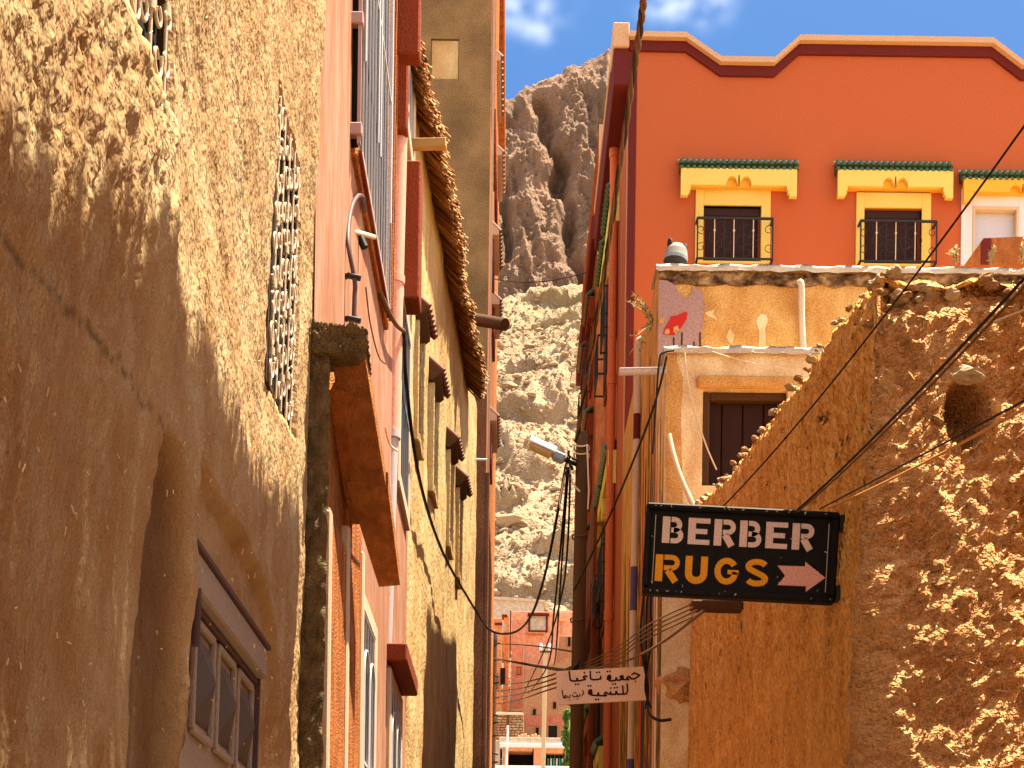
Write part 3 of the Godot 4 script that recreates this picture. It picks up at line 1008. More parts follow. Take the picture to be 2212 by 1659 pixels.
# ---------- left: the yellow house with the reed eave ----------
const YA := -1.7
const YB := 0.05
func yw(d: float, y: float, out := 0.0) -> Vector3:
	return Vector3(YA + YB * d + out, y, -d)
func yellow_house() -> void:
	var h := thing("yellow_house", "yellow mud-plastered house under a shaggy reed eave, behind the pink house", "house", Vector3(-0.9, 0, -17.5))
	var d0 := 13.95
	var d1 := 22.2
	var wins := []
	for c in [14.55, 16.0, 17.9, 19.2]:
		wins.append([c - 0.23, c + 0.23, 7.0, 8.06])
	var f := func(i: int, j: int) -> Vector3:
		var d := d0 + (d1 - d0) * i / 259.0
		var y := 10.3 * j / 219.0
		var o := 0.03 * N2.get_noise_2d(d * 0.8, y * 0.5) + 0.008 * N2.get_noise_2d(d * 4.0, y * 2.5)
		for w in wins:
			if d > w[0] and d < w[1] and y > w[2] and y < w[3]:
				o = -0.12
		return yw(d, y, o)
	put("wall", grid(260, 220, f), M.yellow_plaster, h)
	var st := tool()
	prism(st, PackedVector2Array([Vector2(-4, -d0), Vector2(YA + YB * d0 - 0.15, -d0), Vector2(YA + YB * d1 - 0.15, -d1), Vector2(-4, -d1)]), Transform3D(Basis(Vector3.RIGHT, Vector3.BACK, Vector3.DOWN), Vector3(0, 0, 0)), -10.2)
	obj("house_body", st, M.yellow_plaster, h)
	for k in 4:
		var w: Array = wins[k]
		var win := Node3D.new()
		win.name = "window"
		h.add_child(win, true)
		st = tool()
		quad(st, yw(w[0], w[2], -0.11), yw(w[1], w[2], -0.11), yw(w[1], w[3], -0.11), yw(w[0], w[3], -0.11), Vector3.RIGHT)
		obj("pane", st, M.dark_door, win)
		st = tool()
		for e in [[w[0] - 0.06, w[2] - 0.08, w[0], w[3]], [w[1], w[2] - 0.08, w[1] + 0.06, w[3]], [w[0], w[2] - 0.08, w[1], w[2]]]:
			var a := yw((e[0] + e[2]) * 0.5, (e[1] + e[3]) * 0.5, 0.01)
			cbox(st, at(a), Vector3(0.08, e[3] - e[1], e[2] - e[0]), 0.008)
		obj("frame", st, M.yellow_plaster, win)
		for b in 5:
			st = tool()
			var d: float = lerpf(w[0], w[1], (b + 0.5) / 5.0)
			rod(st, yw(d, w[2], 0.0), yw(d, w[3], 0.0), 0.014, 0.014)
			obj("bar", st, M.dark_timber, win)
		# small tiled hood
		st = tool()
		var hood := PackedVector2Array([Vector2(-0.04, 0.02), Vector2(0.03, 0.0), Vector2(0.12, 0.07), Vector2(0.12, 0.11), Vector2(-0.04, 0.24)])
		prism(st, hood, Transform3D(Basis(Vector3.RIGHT, Vector3.UP, Vector3.BACK), yw(w[0] - 0.12, w[3], 0.0)), w[1] - w[0] + 0.24)
		var ho := obj("hood", st, M.dark_timber, win)
		for b in 7:
			st = tool()
			var d: float = lerpf(w[0] - 0.09, w[1] + 0.09, b / 6.0)
			tube(st, [yw(d, w[3] + 0.25, -0.03), yw(d, w[3] + 0.10, 0.145)], 0.036, 8)
			obj("tile", st, M.brown_tile, ho)
	# reed eave: laths and a thick fringe of reeds
	var ev := Node3D.new()
	ev.name = "reed_eave"
	ev.set_meta("label", "ragged eave of reeds")
	h.add_child(ev, true)
	st = tool()
	var tips := tool()
	var e0 := 12.75
	var e1 := 20.6
	var st_d := tool()
	var st_l := tool()
	for k in 2300:
		var t := rng.randf()
		var d := e0 + (e1 - e0) * t
		var lay := rng.randf()
		var base := -1.72 + YB * d
		var near := smoothstep(12.7, 14.2, d)
		var reach := (0.12 + 0.13 * near) * (1.0 + 0.22 * N1.get_noise_1d(d * 1.3)) + rng.randf_range(-0.03, 0.04)
		var yy := 10.02 + 0.15 * lay + 0.05 * N1.get_noise_1d(d * 0.9)
		var a := Vector3(base - 0.15, yy + 0.12, -d + rng.randf_range(-0.05, 0.05))
		var b := Vector3(base + reach * (0.86 + 0.14 * lay), yy - 0.22 + rng.randf_range(-0.02, 0.02), -d + rng.randf_range(-0.07, 0.07))
		tube([st, st_d, st, st_l][k % 4], [a, b], rng.randf_range(0.007, 0.014), 4)
		if rng.randf() < 0.22:
			tube(tips, [b, b + (b - a).normalized() * rng.randf_range(0.01, 0.05) + Vector3(0, 0, rng.randf_range(-0.02, 0.02))], 0.007, 4)
	obj("reeds", st, M.reed, ev).set_meta("kind", "stuff")
	obj("dark_reeds", st_d, M.reed_dark, ev).set_meta("kind", "stuff")
	obj("light_reeds", st_l, M.reed_light, ev).set_meta("kind", "stuff")
	obj("reed_tips_lit", tips, M.reed_tip_lit, ev).set_meta("kind", "stuff")
	st = tool()
	quad(st, yw(e0, 10.26, -0.25), yw(e0, 10.03, 0.13), yw(e1, 10.03, 0.13), yw(e1, 10.26, -0.25), Vector3.UP)
	quad(st, yw(e0, 10.20, -0.25), yw(e0, 9.99, 0.12), yw(e1, 9.99, 0.12), yw(e1, 10.20, -0.25), Vector3.DOWN)
	obj("reed_mat", st, M.reed, ev)
	# timber ends that stick out of the wall
	st = tool()
	var q0 := P(890, 308, 13.6)
	var q1 := P(964, 311, 13.6)
	rod(st, q0 + Vector3(-0.3, 0, -0.05), q1, 0.09, 0.075, 0.006)
	obj("beam_end", st, M.timber, h).set_meta("label", "bright sawn beam end under the reeds")
	st = tool()
	q0 = P(980, 682, 19.3)
	q1 = P(1091, 701, 18.6)
	tube(st, [q0 + (q0 - q1) * 0.8, q1], 0.075, 12)
	obj("pole_end", st, M.dark_timber, h).set_meta("label", "long dark roof pole jutting over the alley")

# ---------- left: the tall house that closes the row ----------
func tower_house() -> void:
	var h := thing("tall_grey_brown_house", "tall smooth brown house rising behind the reed eave, with a blank cream window panel", "house", Vector3(-0.46, 0, -23.0))
	var d := 23.0
	var xr := -0.462
	var w0 := P(930, 170, d)
	var w1 := P(992, 84, d)
	var st := tool()
	wall(st, Vector3(-5, 0, -d), Vector3.RIGHT, xr + 5.0, 20.0, Vector3.BACK, [[w0.x + 5.0, w0.y, w1.x + 5.0, w1.y]], 0.1)
	obj("wall", st, M.grey_plaster, h)
	st = tool()
	span(st, Vector3(-5, 0, -34), Vector3(xr - 0.003, 19.98, -d - 0.12))
	obj("house_body", st, M.orange_paint, h)
	st = tool()
	span(st, Vector3(w0.x + 0.004, w0.y + 0.004, -d - 0.1), Vector3(w1.x - 0.004, w1.y - 0.004, -d - 0.03), 0.01)
	obj("blind_window", st, M.yellow_plaster, h).set_meta("label", "cream blank window panel")
	# shade on the lower front, painted as a brown sheet with rough edge
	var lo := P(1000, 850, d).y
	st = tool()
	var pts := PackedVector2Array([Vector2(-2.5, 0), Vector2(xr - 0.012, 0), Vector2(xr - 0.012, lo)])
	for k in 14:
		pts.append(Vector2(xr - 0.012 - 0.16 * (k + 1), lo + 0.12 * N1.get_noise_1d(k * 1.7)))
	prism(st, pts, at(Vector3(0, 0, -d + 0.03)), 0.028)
	obj("lower_shade", st, M.shade_brown, h)
	st = tool()
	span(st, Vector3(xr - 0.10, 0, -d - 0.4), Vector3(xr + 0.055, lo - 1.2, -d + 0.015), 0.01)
	obj("corner_pier", st, M.shade_brown, h)
	# bays on the alley side: orange boxes under tiled hoods
	for k in [[24.0, 1.5, 125.0, 215.0], [24.6, 1.2, 500.0, 560.0], [26.4, 1.2, 650.0, 720.0], [25.0, 1.3, 900.0, 990.0], [27.5, 1.4, 330.0, 430.0]]:
		var y1 := P(1070, k[2], k[0]).y
		var y0 := P(1070, k[3], k[0]).y
		var bay := Node3D.new()
		bay.name = "bay_window"
		h.add_child(bay, true)
		st = tool()
		span(st, Vector3(xr - 0.02, y0, -(k[0] + k[1])), Vector3(xr + 0.05, y1 - 0.12, -k[0]), 0.01)
		obj("box", st, M.dark_orange_paint, bay)
		st = tool()
		prism(st, PackedVector2Array([Vector2(0, 0), Vector2(0.13, 0.0), Vector2(0.13, 0.08), Vector2(0, 0.2)]), at(Vector3(xr, y1 - 0.1, -k[0] + 0.1)), k[1] + 0.2)
		obj("hood", st, M.cream_paint, bay)
		for b in 10:
			st = tool()
			var dz: float = -k[0] - (k[1]) * b / 9.0
			tube(st, [Vector3(xr - 0.02, y1 + 0.14, dz), Vector3(xr + 0.15, y1 - 0.02, dz)], 0.06, 8)
			obj("tile", st, M.brown_tile, bay)
	st = tool()
	rod(st, Vector3(xr + 0.03, 0, -23.3), Vector3(xr + 0.03, 19.5, -23.3), 0.035, 0.035)
	obj("conduit", st, M.limewash, h)
	st = tool()
	tube(st, [P(1000, 992, 22.8), P(1052, 993, 22.9)], 0.018, 8)
	obj("spout", st, M.pipe_grey, h)
	st = tool()
	span(st, Vector3(xr - 0.5, 19.98, -34.2), Vector3(xr + 0.14, 20.4, -22.9), 0.02)
	span(st, Vector3(xr - 0.02, 15.6, -26), Vector3(xr + 0.07, 20, -23.6), 0.02)
	obj("cornice", st, M.orange_paint, h)

# ---------- right: the red house ----------
const RD := 16.0
const RX := 1.15
func z5(x: float, y: float) -> Vector2:   # measured outline of the red front, in photograph units
	return Vector2(1382.5 + 0.375 * x, 0.375 * y)
func rf(x: float, y: float, d := RD) -> Vector3:
	var q := z5(x, y)
	return P(q.x, q.y, d)
func barrel_tile(r: float, l: float) -> ArrayMesh:
	var st := tool()
	var dir := Vector3(0, -0.94, 0.34)
	var up := Vector3(0, 0.34, 0.94)
	var n := 6
	for k in n:
		var a0 := PI * k / n
		var a1 := PI * (k + 1) / n
		var p := func(a: float, t: float, rr: float) -> Vector3: return Vector3(cos(a) * rr, 0, 0) + up * sin(a) * rr + dir * t
		quad(st, p.call(a0, 0, r * 0.6), p.call(a1, 0, r * 0.6), p.call(a1, l, r), p.call(a0, l, r), (Vector3(cos((a0 + a1) / 2), 0, 0) + up * sin((a0 + a1) / 2)).normalized())
		quad(st, p.call(a0, l, r), p.call(a1, l, r), p.call(a1, l, r * 0.68), p.call(a0, l, r * 0.68), dir)
		quad(st, p.call(a0, l * 0.2, r * 0.68), p.call(a1, l * 0.2, r * 0.68), p.call(a1, l, r * 0.68), p.call(a0, l, r * 0.68), -(Vector3(cos((a0 + a1) / 2), 0, 0) + up * sin((a0 + a1) / 2)).normalized())
	return st.commit()

func front_window(h: Node3D, z: Dictionary) -> void:
	var w := Node3D.new()
	w.name = "window"
	if z.has("label"):
		w.set_meta("label", z.label)
	h.add_child(w, true)
	var a := rf(z.open[0], z.open[3])
	var b := rf(z.open[2], z.open[1])
	# surround: yellow strips butted round the opening
	var s0 := rf(z.sur[0], z.open[3] + 12)
	var s1 := rf(z.sur[2], z.sur[1])
	var st := tool()
	span(st, Vector3(s0.x, s0.y, -RD - 0.05), Vector3(a.x, s1.y, -RD + 0.022), 0.004)
	span(st, Vector3(b.x, s0.y, -RD - 0.05), Vector3(s1.x, s1.y, -RD + 0.022), 0.004)
	span(st, Vector3(a.x, b.y, -RD - 0.05), Vector3(b.x, s1.y, -RD + 0.022), 0.004)
	span(st, Vector3(a.x, s0.y, -RD - 0.05), Vector3(b.x, a.y, -RD + 0.022), 0.004)
	obj("surround", st, z.mat, w)
	# hood board with stepped brackets and a carved middle
	var h0 := rf(z.hood[0], z.hood[3])
	var h1 := rf(z.hood[2], z.hood[1])
	var hw := h1.x - h0.x
	var hh := h1.y - h0.y
	var drop := 0.115
	var poly := PackedVector2Array([Vector2(0, -drop), Vector2(0, hh), Vector2(hw, hh), Vector2(hw, -drop), Vector2(hw - 0.078, -drop), Vector2(hw - 0.078, -drop * 0.72), Vector2(hw - 0.10, -drop * 0.66), Vector2(hw - 0.085, -drop * 0.48), Vector2(hw - 0.105, -drop * 0.36), Vector2(hw - 0.10, -0.0)])
	var mid := hw * 0.5
	for k in 9:   # two shallow arches with a pointed tongue between
		var ang := PI * k / 8.0
		poly.append(Vector2(mid + 0.075 + cos(ang) * 0.06, sin(ang) * hh * 0.55))
	poly.append(Vector2(mid + 0.006, hh * 0.62))
	poly.append(Vector2(mid - 0.004, hh * 0.62))
	for k in 9:
		var ang := PI * k / 8.0
		poly.append(Vector2(mid - 0.075 + cos(ang) * 0.06, sin(ang) * hh * 0.55))
	poly.append_array([Vector2(0.10, 0), Vector2(0.105, -drop * 0.36), Vector2(0.085, -drop * 0.48), Vector2(0.10, -drop * 0.66), Vector2(0.078, -drop * 0.72), Vector2(0.078, -drop)])
	st = tool()
	prism(st, poly, at(Vector3(h0.x, h0.y, -RD + 0.13)), 0.05)
	obj("hood_board", st, z.board, w)
	st = tool()
	span(st, Vector3(h0.x + 0.06, h0.y + 0.01, -RD - 0.02), Vector3(h1.x - 0.06, h1.y, -RD + 0.075), 0.004)
	obj("hood_back", st, M.deep_yellow_paint, w)
	# two rows of green glazed barrel tiles under a cream ridge strip
	var t0 := rf(z.tiles[0], z.tiles[3])
	var t1 := rf(z.tiles[2], z.tiles[1])
	var n := int(round((t1.x - t0.x) / 0.0625))
	var pitch := (t1.x - t0.x) / n
	for r in 2:
		for k in n:
			var p := Vector3(t0.x + pitch * (k + 0.5), t1.y - 0.004 - 0.060 * r, -RD + 0.074 + 0.010 * r)
			put("tile", M_tile, M.green_glaze, w, Transform3D(Basis.from_euler(Vector3(rng.randf_range(-0.05, 0.05), rng.randf_range(-0.05, 0.05), 0)), p))
	st = tool()
	prism(st, PackedVector2Array([Vector2(0, h1.y), Vector2(0.075, h1.y), Vector2(0.075, h1.y + 0.012), Vector2(0.05, t1.y - 0.01), Vector2(0, t1.y - 0.002)]), Transform3D(Basis(Vector3.BACK, Vector3.UP, Vector3.LEFT), Vector3(t0.x + 0.01, 0, -RD)), t1.x - t0.x - 0.02)
	obj("tile_bed", st, M.brown_tile, w)
	st = tool()
	span(st, Vector3(t0.x - 0.005, t1.y, -RD - 0.02), Vector3(t1.x + 0.005, t1.y + 0.016, -RD + 0.05), 0.004)
	obj("ridge_strip", st, M.limewash, w)
	if z.has("pane"):
		st = tool()
		quad(st, Vector3(a.x, a.y, -RD - 0.06), Vector3(b.x, a.y, -RD - 0.06), Vector3(b.x, b.y, -RD - 0.06), Vector3(a.x, b.y, -RD - 0.06), Vector3.BACK)
		obj("blind", st, M.blind_white, w)
		st = tool()
		for e in [[a.x, a.y, a.x + 0.025, b.y], [b.x - 0.025, a.y, b.x, b.y]]:
			span(st, Vector3(e[0], e[1], -RD - 0.055), Vector3(e[2], e[3], -RD + 0.03), 0.003)
		span(st, Vector3(a.x + 0.025, b.y - 0.03, -RD - 0.055), Vector3(b.x - 0.025, b.y, -RD + 0.03), 0.003)
		obj("inner_frame", st, M.cream_paint, w)
		return
	# roller shutter
	var sh := Node3D.new()
	sh.name = "shutter"
	w.add_child(sh, true)
	st = tool()
	span(st, Vector3(a.x + 0.005, b.y - 0.085, -RD - 0.12), Vector3(b.x - 0.005, b.y - 0.003, -RD - 0.03), 0.006)
	obj("roller_box", st, M.shutter, sh)
	var ns := 17
	for k in ns:
		st = tool()
		var y := lerpf(a.y, b.y - 0.09, (k + 0.5) / ns)
		cbox(st, Transform3D(Basis.from_euler(Vector3(0.25, 0, 0)), Vector3((a.x + b.x) / 2, y, -RD - 0.10)), Vector3(b.x - a.x - 0.05, (b.y - a.y) / ns * 0.86, 0.014), 0.004)
		obj("slat", st, M.shutter, sh)
	st = tool()
	span(st, Vector3(a.x, a.y, -RD - 0.13), Vector3(b.x, b.y, -RD - 0.125))
	obj("dark_back", st, M.dark_room, sh)
	st = tool()
	for x in [a.x + 0.012, b.x - 0.012]:
		span(st, Vector3(x - 0.012, a.y, -RD - 0.09), Vector3(x + 0.012, b.y - 0.085, -RD - 0.05), 0.003)
	obj("guide_rail", st, M.dark_orange_paint, sh)
	# railing in front
	var r0 := rf(z.rail[0], z.rail[3])
	var r1 := rf(z.rail[2], z.rail[1])
	var rail := Node3D.new()
	rail.name = "railing"
	w.add_child(rail, true)
	var zf := -RD + 0.14
	st = tool()
	rod(st, Vector3(r0.x, r1.y, zf), Vector3(r1.x, r1.y, zf), 0.022, 0.025, 0.003)
	for x in [r0.x, r1.x]:
		rod(st, Vector3(x, r1.y, zf), Vector3(x, r1.y, -RD), 0.02, 0.022)
	obj("top_rail", st, M.black_iron, rail)
	st = tool()
	rod(st, Vector3(r0.x, r0.y, zf), Vector3(r1.x, r0.y, zf), 0.02, 0.02, 0.003)
	for x in [r0.x, r1.x]:
		rod(st, Vector3(x, r0.y, zf), Vector3(x, r0.y, -RD), 0.02, 0.02)
	obj("bottom_rail", st, M.black_iron, rail)
	for k in 7:
		st = tool()
		var x := lerpf(r0.x, r1.x, k / 6.0) if k in [0, 6] else lerpf(a.x, b.x, (k - 0.0) / 6.0)
		tube(st, [Vector3(x, r0.y, zf), Vector3(x, r1.y, zf)], 0.009 if k in [0, 6] else 0.0055, 6)
		if k % 2 == 1:
			tube(st, [Vector3(x, lerpf(r0.y, r1.y, 0.68), zf), Vector3(x, lerpf(r0.y, r1.y, 0.72), zf)], 0.012, 6)
		obj("bar", st, M.black_iron if k % 2 == 0 else M.pale_iron, rail)  # every other bar pale, its lit white painted in
	var to := func(u: float, v: float) -> Vector3: return Vector3(u, v, zf)
	var rh := r1.y - r0.y
	for c in [[0.05, 0.28, 1], [0.05, 0.72, -1], [0.95, 0.28, -1], [0.95, 0.72, 1], [0.24, 0.5, 1], [0.40, 0.42, -1], [0.60, 0.42, 1], [0.76, 0.5, -1], [0.32, 0.72, 1], [0.68, 0.72, -1], [0.34, 0.18, -1], [0.66, 0.18, 1]]:
		st = tool()
		scroll(st, Vector2(lerpf(r0.x, r1.x, c[0]), r0.y + rh * c[1]), 0.05 if c[0] in [0.05, 0.95] else 0.085, 1.2 * c[2], c[2], to, 0.004)
		obj("scroll", st, M.black_iron, rail)

var M_tile: ArrayMesh
func side_window(h: Node3D, d: float, y0: float, w: float, x: float, m: Material, tall := 1.15) -> void:   # window on a face that looks across the alley
	var win := Node3D.new()
	win.name = "window"
	h.add_child(win, true)
	var st := tool()
	span(st, Vector3(x - 0.03, y0 - 0.1, -(d + w + 0.14)), Vector3(x - 0.002, y0 + tall + 0.22, -(d - 0.14)), 0.005)
	obj("surround", st, M.dark_orange_paint, win)
	st = tool()
	span(st, Vector3(x - 0.045, y0, -(d + w)), Vector3(x - 0.031, y0 + tall, -d))
	obj("shutter", st, M.shutter, win)
	st = tool()
	span(st, Vector3(x - 0.10, y0 + tall + 0.18, -(d + w + 0.34)), Vector3(x - 0.002, y0 + tall + 0.36, -(d - 0.34)), 0.005)
	for e in [d - 0.34, d + w + 0.26]:
		span(st, Vector3(x - 0.095, y0 + tall - 0.02, -(e + 0.08)), Vector3(x - 0.002, y0 + tall + 0.179, -e), 0.005)
	obj("hood_board", st, m, win)
	var n := 11
	for k in n:
		st = tool()
		var dz := -lerpf(d - 0.32, d + w + 0.32, (k + 0.5) / n)
		tube(st, [Vector3(x - 0.01, y0 + tall + 0.49, dz), Vector3(x - 0.14, y0 + tall + 0.39, dz)], 0.045, 8)
		obj("tile", st, M.green_glaze, win)
	for e in [y0 + 0.02, y0 + 0.5]:
		st = tool()
		rod(st, Vector3(x - 0.15, e, -(d - 0.1)), Vector3(x - 0.15, e, -(d + w + 0.1)), 0.02, 0.02)
		for q in [d - 0.1, d + w + 0.1]:
			rod(st, Vector3(x - 0.15, e, -q), Vector3(x, e, -q), 0.02, 0.02)
		obj("railing", st, M.black_iron, win)
	for k in 6:
		st = tool()
		var dz := -lerpf(d - 0.1, d + w + 0.1, k / 5.0)
		rod(st, Vector3(x - 0.15, y0, dz), Vector3(x - 0.15, y0 + 0.5, dz), 0.012, 0.012)
		obj("bar", st, M.black_iron, win)

func red_house() -> void:
	M_tile = barrel_tile(0.034, 0.074)
	var h := thing("red_house", "tall red-orange house with stepped parapet and green-tiled window hoods", "house", Vector3(3.0, 0, -RD))
	# parapet outline, left to right
	var top := []
	for k in [[-120, 208], [-60, 210], [262, 217], [460, 355], [770, 360], [915, 232], [2020, 248], [2190, 378], [2480, 384], [2640, 262], [3700, 280], [3880, 400], [5200, 420]]:
		var p := rf(k[0], k[1])
		top.append(Vector2(p.x, p.y))
	top[0].x = RX
	var x1: float = top[-1].x
	var base := rf(1000, 480).y
	var win := [{"open": [362, 1190, 698, 1505], "sur": [315, 1100, 752], "hood": [228, 1013, 892, 1100], "tiles": [218, 948, 905, 1012], "rail": [320, 1300, 752, 1525], "mat": M.yellow_paint, "board": M.yellow_paint},
		{"open": [1287, 1205, 1622, 1520], "sur": [1240, 1118, 1675], "hood": [1125, 1022, 1785, 1108], "tiles": [1112, 958, 1788, 1026], "rail": [1252, 1316, 1688, 1540], "mat": M.yellow_paint, "board": M.yellow_paint},
		{"open": [1910, 1200, 2178, 1520], "sur": [1845, 1095, 2240], "hood": [1845, 1072, 2520, 1140], "tiles": [1830, 1012, 2520, 1072], "mat": M.white_paint, "board": M.deep_yellow_paint, "pane": 1, "label": "white framed window with a pale blind"}]
	var holes := []
	for w in win:
		var a := rf(w.open[0], w.open[3])
		var b := rf(w.open[2], w.open[1])
		holes.append([a.x - RX, a.y, b.x - RX, b.y])
	var st := tool()
	wall(st, Vector3(RX, 0, -RD), Vector3.RIGHT, x1 - RX, base, Vector3.BACK, holes, 0.14)
	var poly := PackedVector2Array([Vector2(RX, base), Vector2(x1, base)])
	for k in range(top.size() - 1, -1, -1):
		poly.append(top[k] - Vector2(0, 0.03))
	prism(st, poly, at(Vector3(0, 0, -RD)), 0.3)
	wall(st, Vector3(RX, 0, -RD), Vector3(0, 0, -1), 3.6, base, Vector3.LEFT, [], 0.1)
	quad(st, Vector3(RX, base, -RD - 0.3), Vector3(RX, base, -RD - 3.6), Vector3(RX, base + 0.42, -RD - 3.6), Vector3(RX, base + 0.42, -RD - 0.3), Vector3.LEFT)
	obj("wall", st, M.red_plaster, h)
	st = tool()
	span(st, Vector3(RX + 0.2, 0, -RD - 3.6), Vector3(x1, base - 0.3, -RD - 0.2))
	obj("house_body", st, M.red_plaster, h)
	# cap and maroon band that follow the stepped outline, each straight run a piece
	for k in top.size() - 1:
		var a: Vector2 = top[k]
		var b: Vector2 = top[k + 1]
		st = tool()
		prism(st, PackedVector2Array([a, b, b - Vector2(0, 0.058), a - Vector2(0, 0.058)]), at(Vector3(0, 0, -RD + 0.10)), 0.46)
		obj("parapet_cap", st, M.parapet_cap, h)
		st = tool()
		prism(st, PackedVector2Array([a - Vector2(0, 0.059), b - Vector2(0, 0.059), b - Vector2(0, 0.165), a - Vector2(0, 0.165)]), at(Vector3(0, 0, -RD + 0.035)), 0.38)
		obj("maroon_band", st, M.maroon_paint, h)
	# corner merlon, maroon side cornice with its pale edge, maroon corner stripe
	st = tool()
	var c0 := rf(-125, 258)
	var c1 := rf(-62, 148)
	span(st, Vector3(c0.x - 0.06, c0.y - 0.05, -RD - 0.4), Vector3(c1.x, c1.y, -RD + 0.06), 0.01)
	obj("corner_block", st, M.parapet_cap, h)
	st = tool()
	span(st, Vector3(RX - 0.165, base - 0.05, -RD - 3.55), Vector3(RX - 0.002, base + 0.44, -RD + 0.02), 0.008)
	obj("side_cornice", st, M.maroon_paint, h)
	st = tool()
	span(st, Vector3(RX - 0.18, base + 0.442, -RD - 3.55), Vector3(RX + 0.1, base + 0.50, -RD - 0.41), 0.008)
	obj("side_cap", st, M.parapet_cap, h)
	st = tool()
	span(st, Vector3(RX + 0.004, 0, -RD + 0.001), Vector3(RX + 0.085, base + 0.3, -RD + 0.006))
	obj("corner_stripe", st, M.maroon_paint, h)
	st = tool()
	span(st, Vector3(RX - 0.006, 0, -RD - 0.12), Vector3(RX - 0.001, base - 0.1, -RD - 0.03))
	obj("edge_line", st, M.parapet_cap, h)
	for w in win:
		front_window(h, w)
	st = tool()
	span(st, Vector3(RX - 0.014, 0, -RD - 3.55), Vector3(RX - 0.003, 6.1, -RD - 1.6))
	obj("painted_shade", st, M.shade_brown, h)  # brown sheet paints the shade low on the side wall
	for k in [[17.3, 9.4], [17.3, 6.4], [18.6, 9.4], [18.6, 6.4], [18.4, 3.2]]:
		side_window(h, k[0] + 0.2, k[1], 0.5, RX, M.yellow_paint)
	# red downpipe with elbow and collars
	var dp := Node3D.new()
	dp.name = "downpipe"
	h.add_child(dp, true)
	st = tool()
	var a := P(1327, 320, 17.2)
	var b := P(1311, 1680, 17.2)
	tube(st, curve([Vector3(RX + 0.02, a.y + 0.16, -17.2), a + Vector3(0.03, 0.14, 0), a + Vector3(0, 0.05, 0)], 5) + [b], 0.048, 12)
	obj("pipe", st, M.pipe_red, dp)
	for y in [330, 820, 1330]:
		st = tool()
		var c := a.lerp(b, (y - 320) / 1360.0)
		tube(st, [c + Vector3.UP * 0.06, c - Vector3.UP * 0.06], 0.058, 12)
		obj("collar", st, M.pipe_red, dp)
	# the neighbour's low parapet in front, at the right edge
	var q := thing("terrace_parapet", "red and maroon terrace parapet with sloping end before the white window", "parapet", P(2150, 565, 13.5))
	st = tool()
	var pp := PackedVector2Array()
	for k in [[1870, 1525], [1978, 1372], [2215, 1362], [2600, 1362], [2600, 1525]]:
		var p := rf(k[0], k[1], 13.5)
		pp.append(Vector2(p.x, p.y))
	prism(st, pp, at(Vector3(0, 0, -13.5)), 0.8)
	obj("parapet_wall", st, M.orange_paint, q)
	st = tool()
	pp = PackedVector2Array()
	for k in [[1962, 1525], [1962, 1396], [1980, 1374], [2022, 1374], [2022, 1525]]:
		var p := rf(k[0], k[1], 13.5)
		pp.append(Vector2(p.x, p.y))
	prism(st, pp, at(Vector3(0, 0, -13.495)), 0.004)
	obj("maroon_stripe", st, M.maroon_paint, q)

func alley_neighbours() -> void:
	# two more houses on the right, seen almost edge on
	for k in [[19.72, 24.9, 8.6, 1.10, "low orange house next to the red house, seen edge on", [20.4, 22.2, 23.6]], [25.0, 31.0, 16.2, 1.31, "tall orange house with a cream end wall, farthest along the right side of the alley", [26.0, 28.0]]]:
		var h := thing("orange_house", k[4], "house", Vector3(1.5, 0, -k[0]))
		var st := tool()
		span(st, Vector3(k[3], 0, -k[1]), Vector3(5.0, k[2], -k[0]), 0.01)
		obj("wall", st, M.orange_paint if k[0] > 20 else M.shade_brown, h)  # low house walled in brown, its alley shade put into the colour
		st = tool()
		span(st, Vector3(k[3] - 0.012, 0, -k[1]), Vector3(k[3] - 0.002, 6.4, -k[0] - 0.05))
		obj("painted_shade", st, M.shade_brown, h)  # shade low on the alley face, painted as a brown sheet
		st = tool()
		span(st, Vector3(k[3] - 0.10, k[2] - 1.9, -k[1]), Vector3(k[3] - 0.002, k[2] - 1.5, -k[0]), 0.01)
		obj("cornice", st, M.maroon_paint, h)
		if k[0] > 20:
			st = tool()
			span(st, Vector3(k[3] - 0.004, k[2] - 2.4, -k[0] + 0.002), Vector3(k[3] + 0.09, k[2], -k[0] + 0.02), 0.004)
			obj("end_wall", st, M.parapet_cap, h)
		for d in k[5]:
			for y in [12.4, 10.4, 8.4, 6.2, 4.2, 2.0]:
				if y < k[2] - 2.4:
					side_window(h, d, y, 0.55, k[3], M.deep_yellow_paint if fmod(y, 1.0) > 0.5 else M.dark_orange_paint, 0.9)
	var o := thing("added_dark_boards", "dark boards added in place of shaded doors and windows behind the utility pole", "boards", Vector3(1.0, 0, -20))  # added boards stand in for dark doors and windows in shade
	for k in 9:
		var st := tool()
		var x := 0.98 + 0.02 * k
		rod(st, Vector3(x - 0.03, 0.0, -19.0 - 0.35 * k), Vector3(x + 0.05, rng.randf_range(5.0, 8.2), -19.3 - 0.35 * k), 0.05, 0.12)
		obj("board", st, M.dark_timber if k % 3 else M.dark_orange_paint, o)

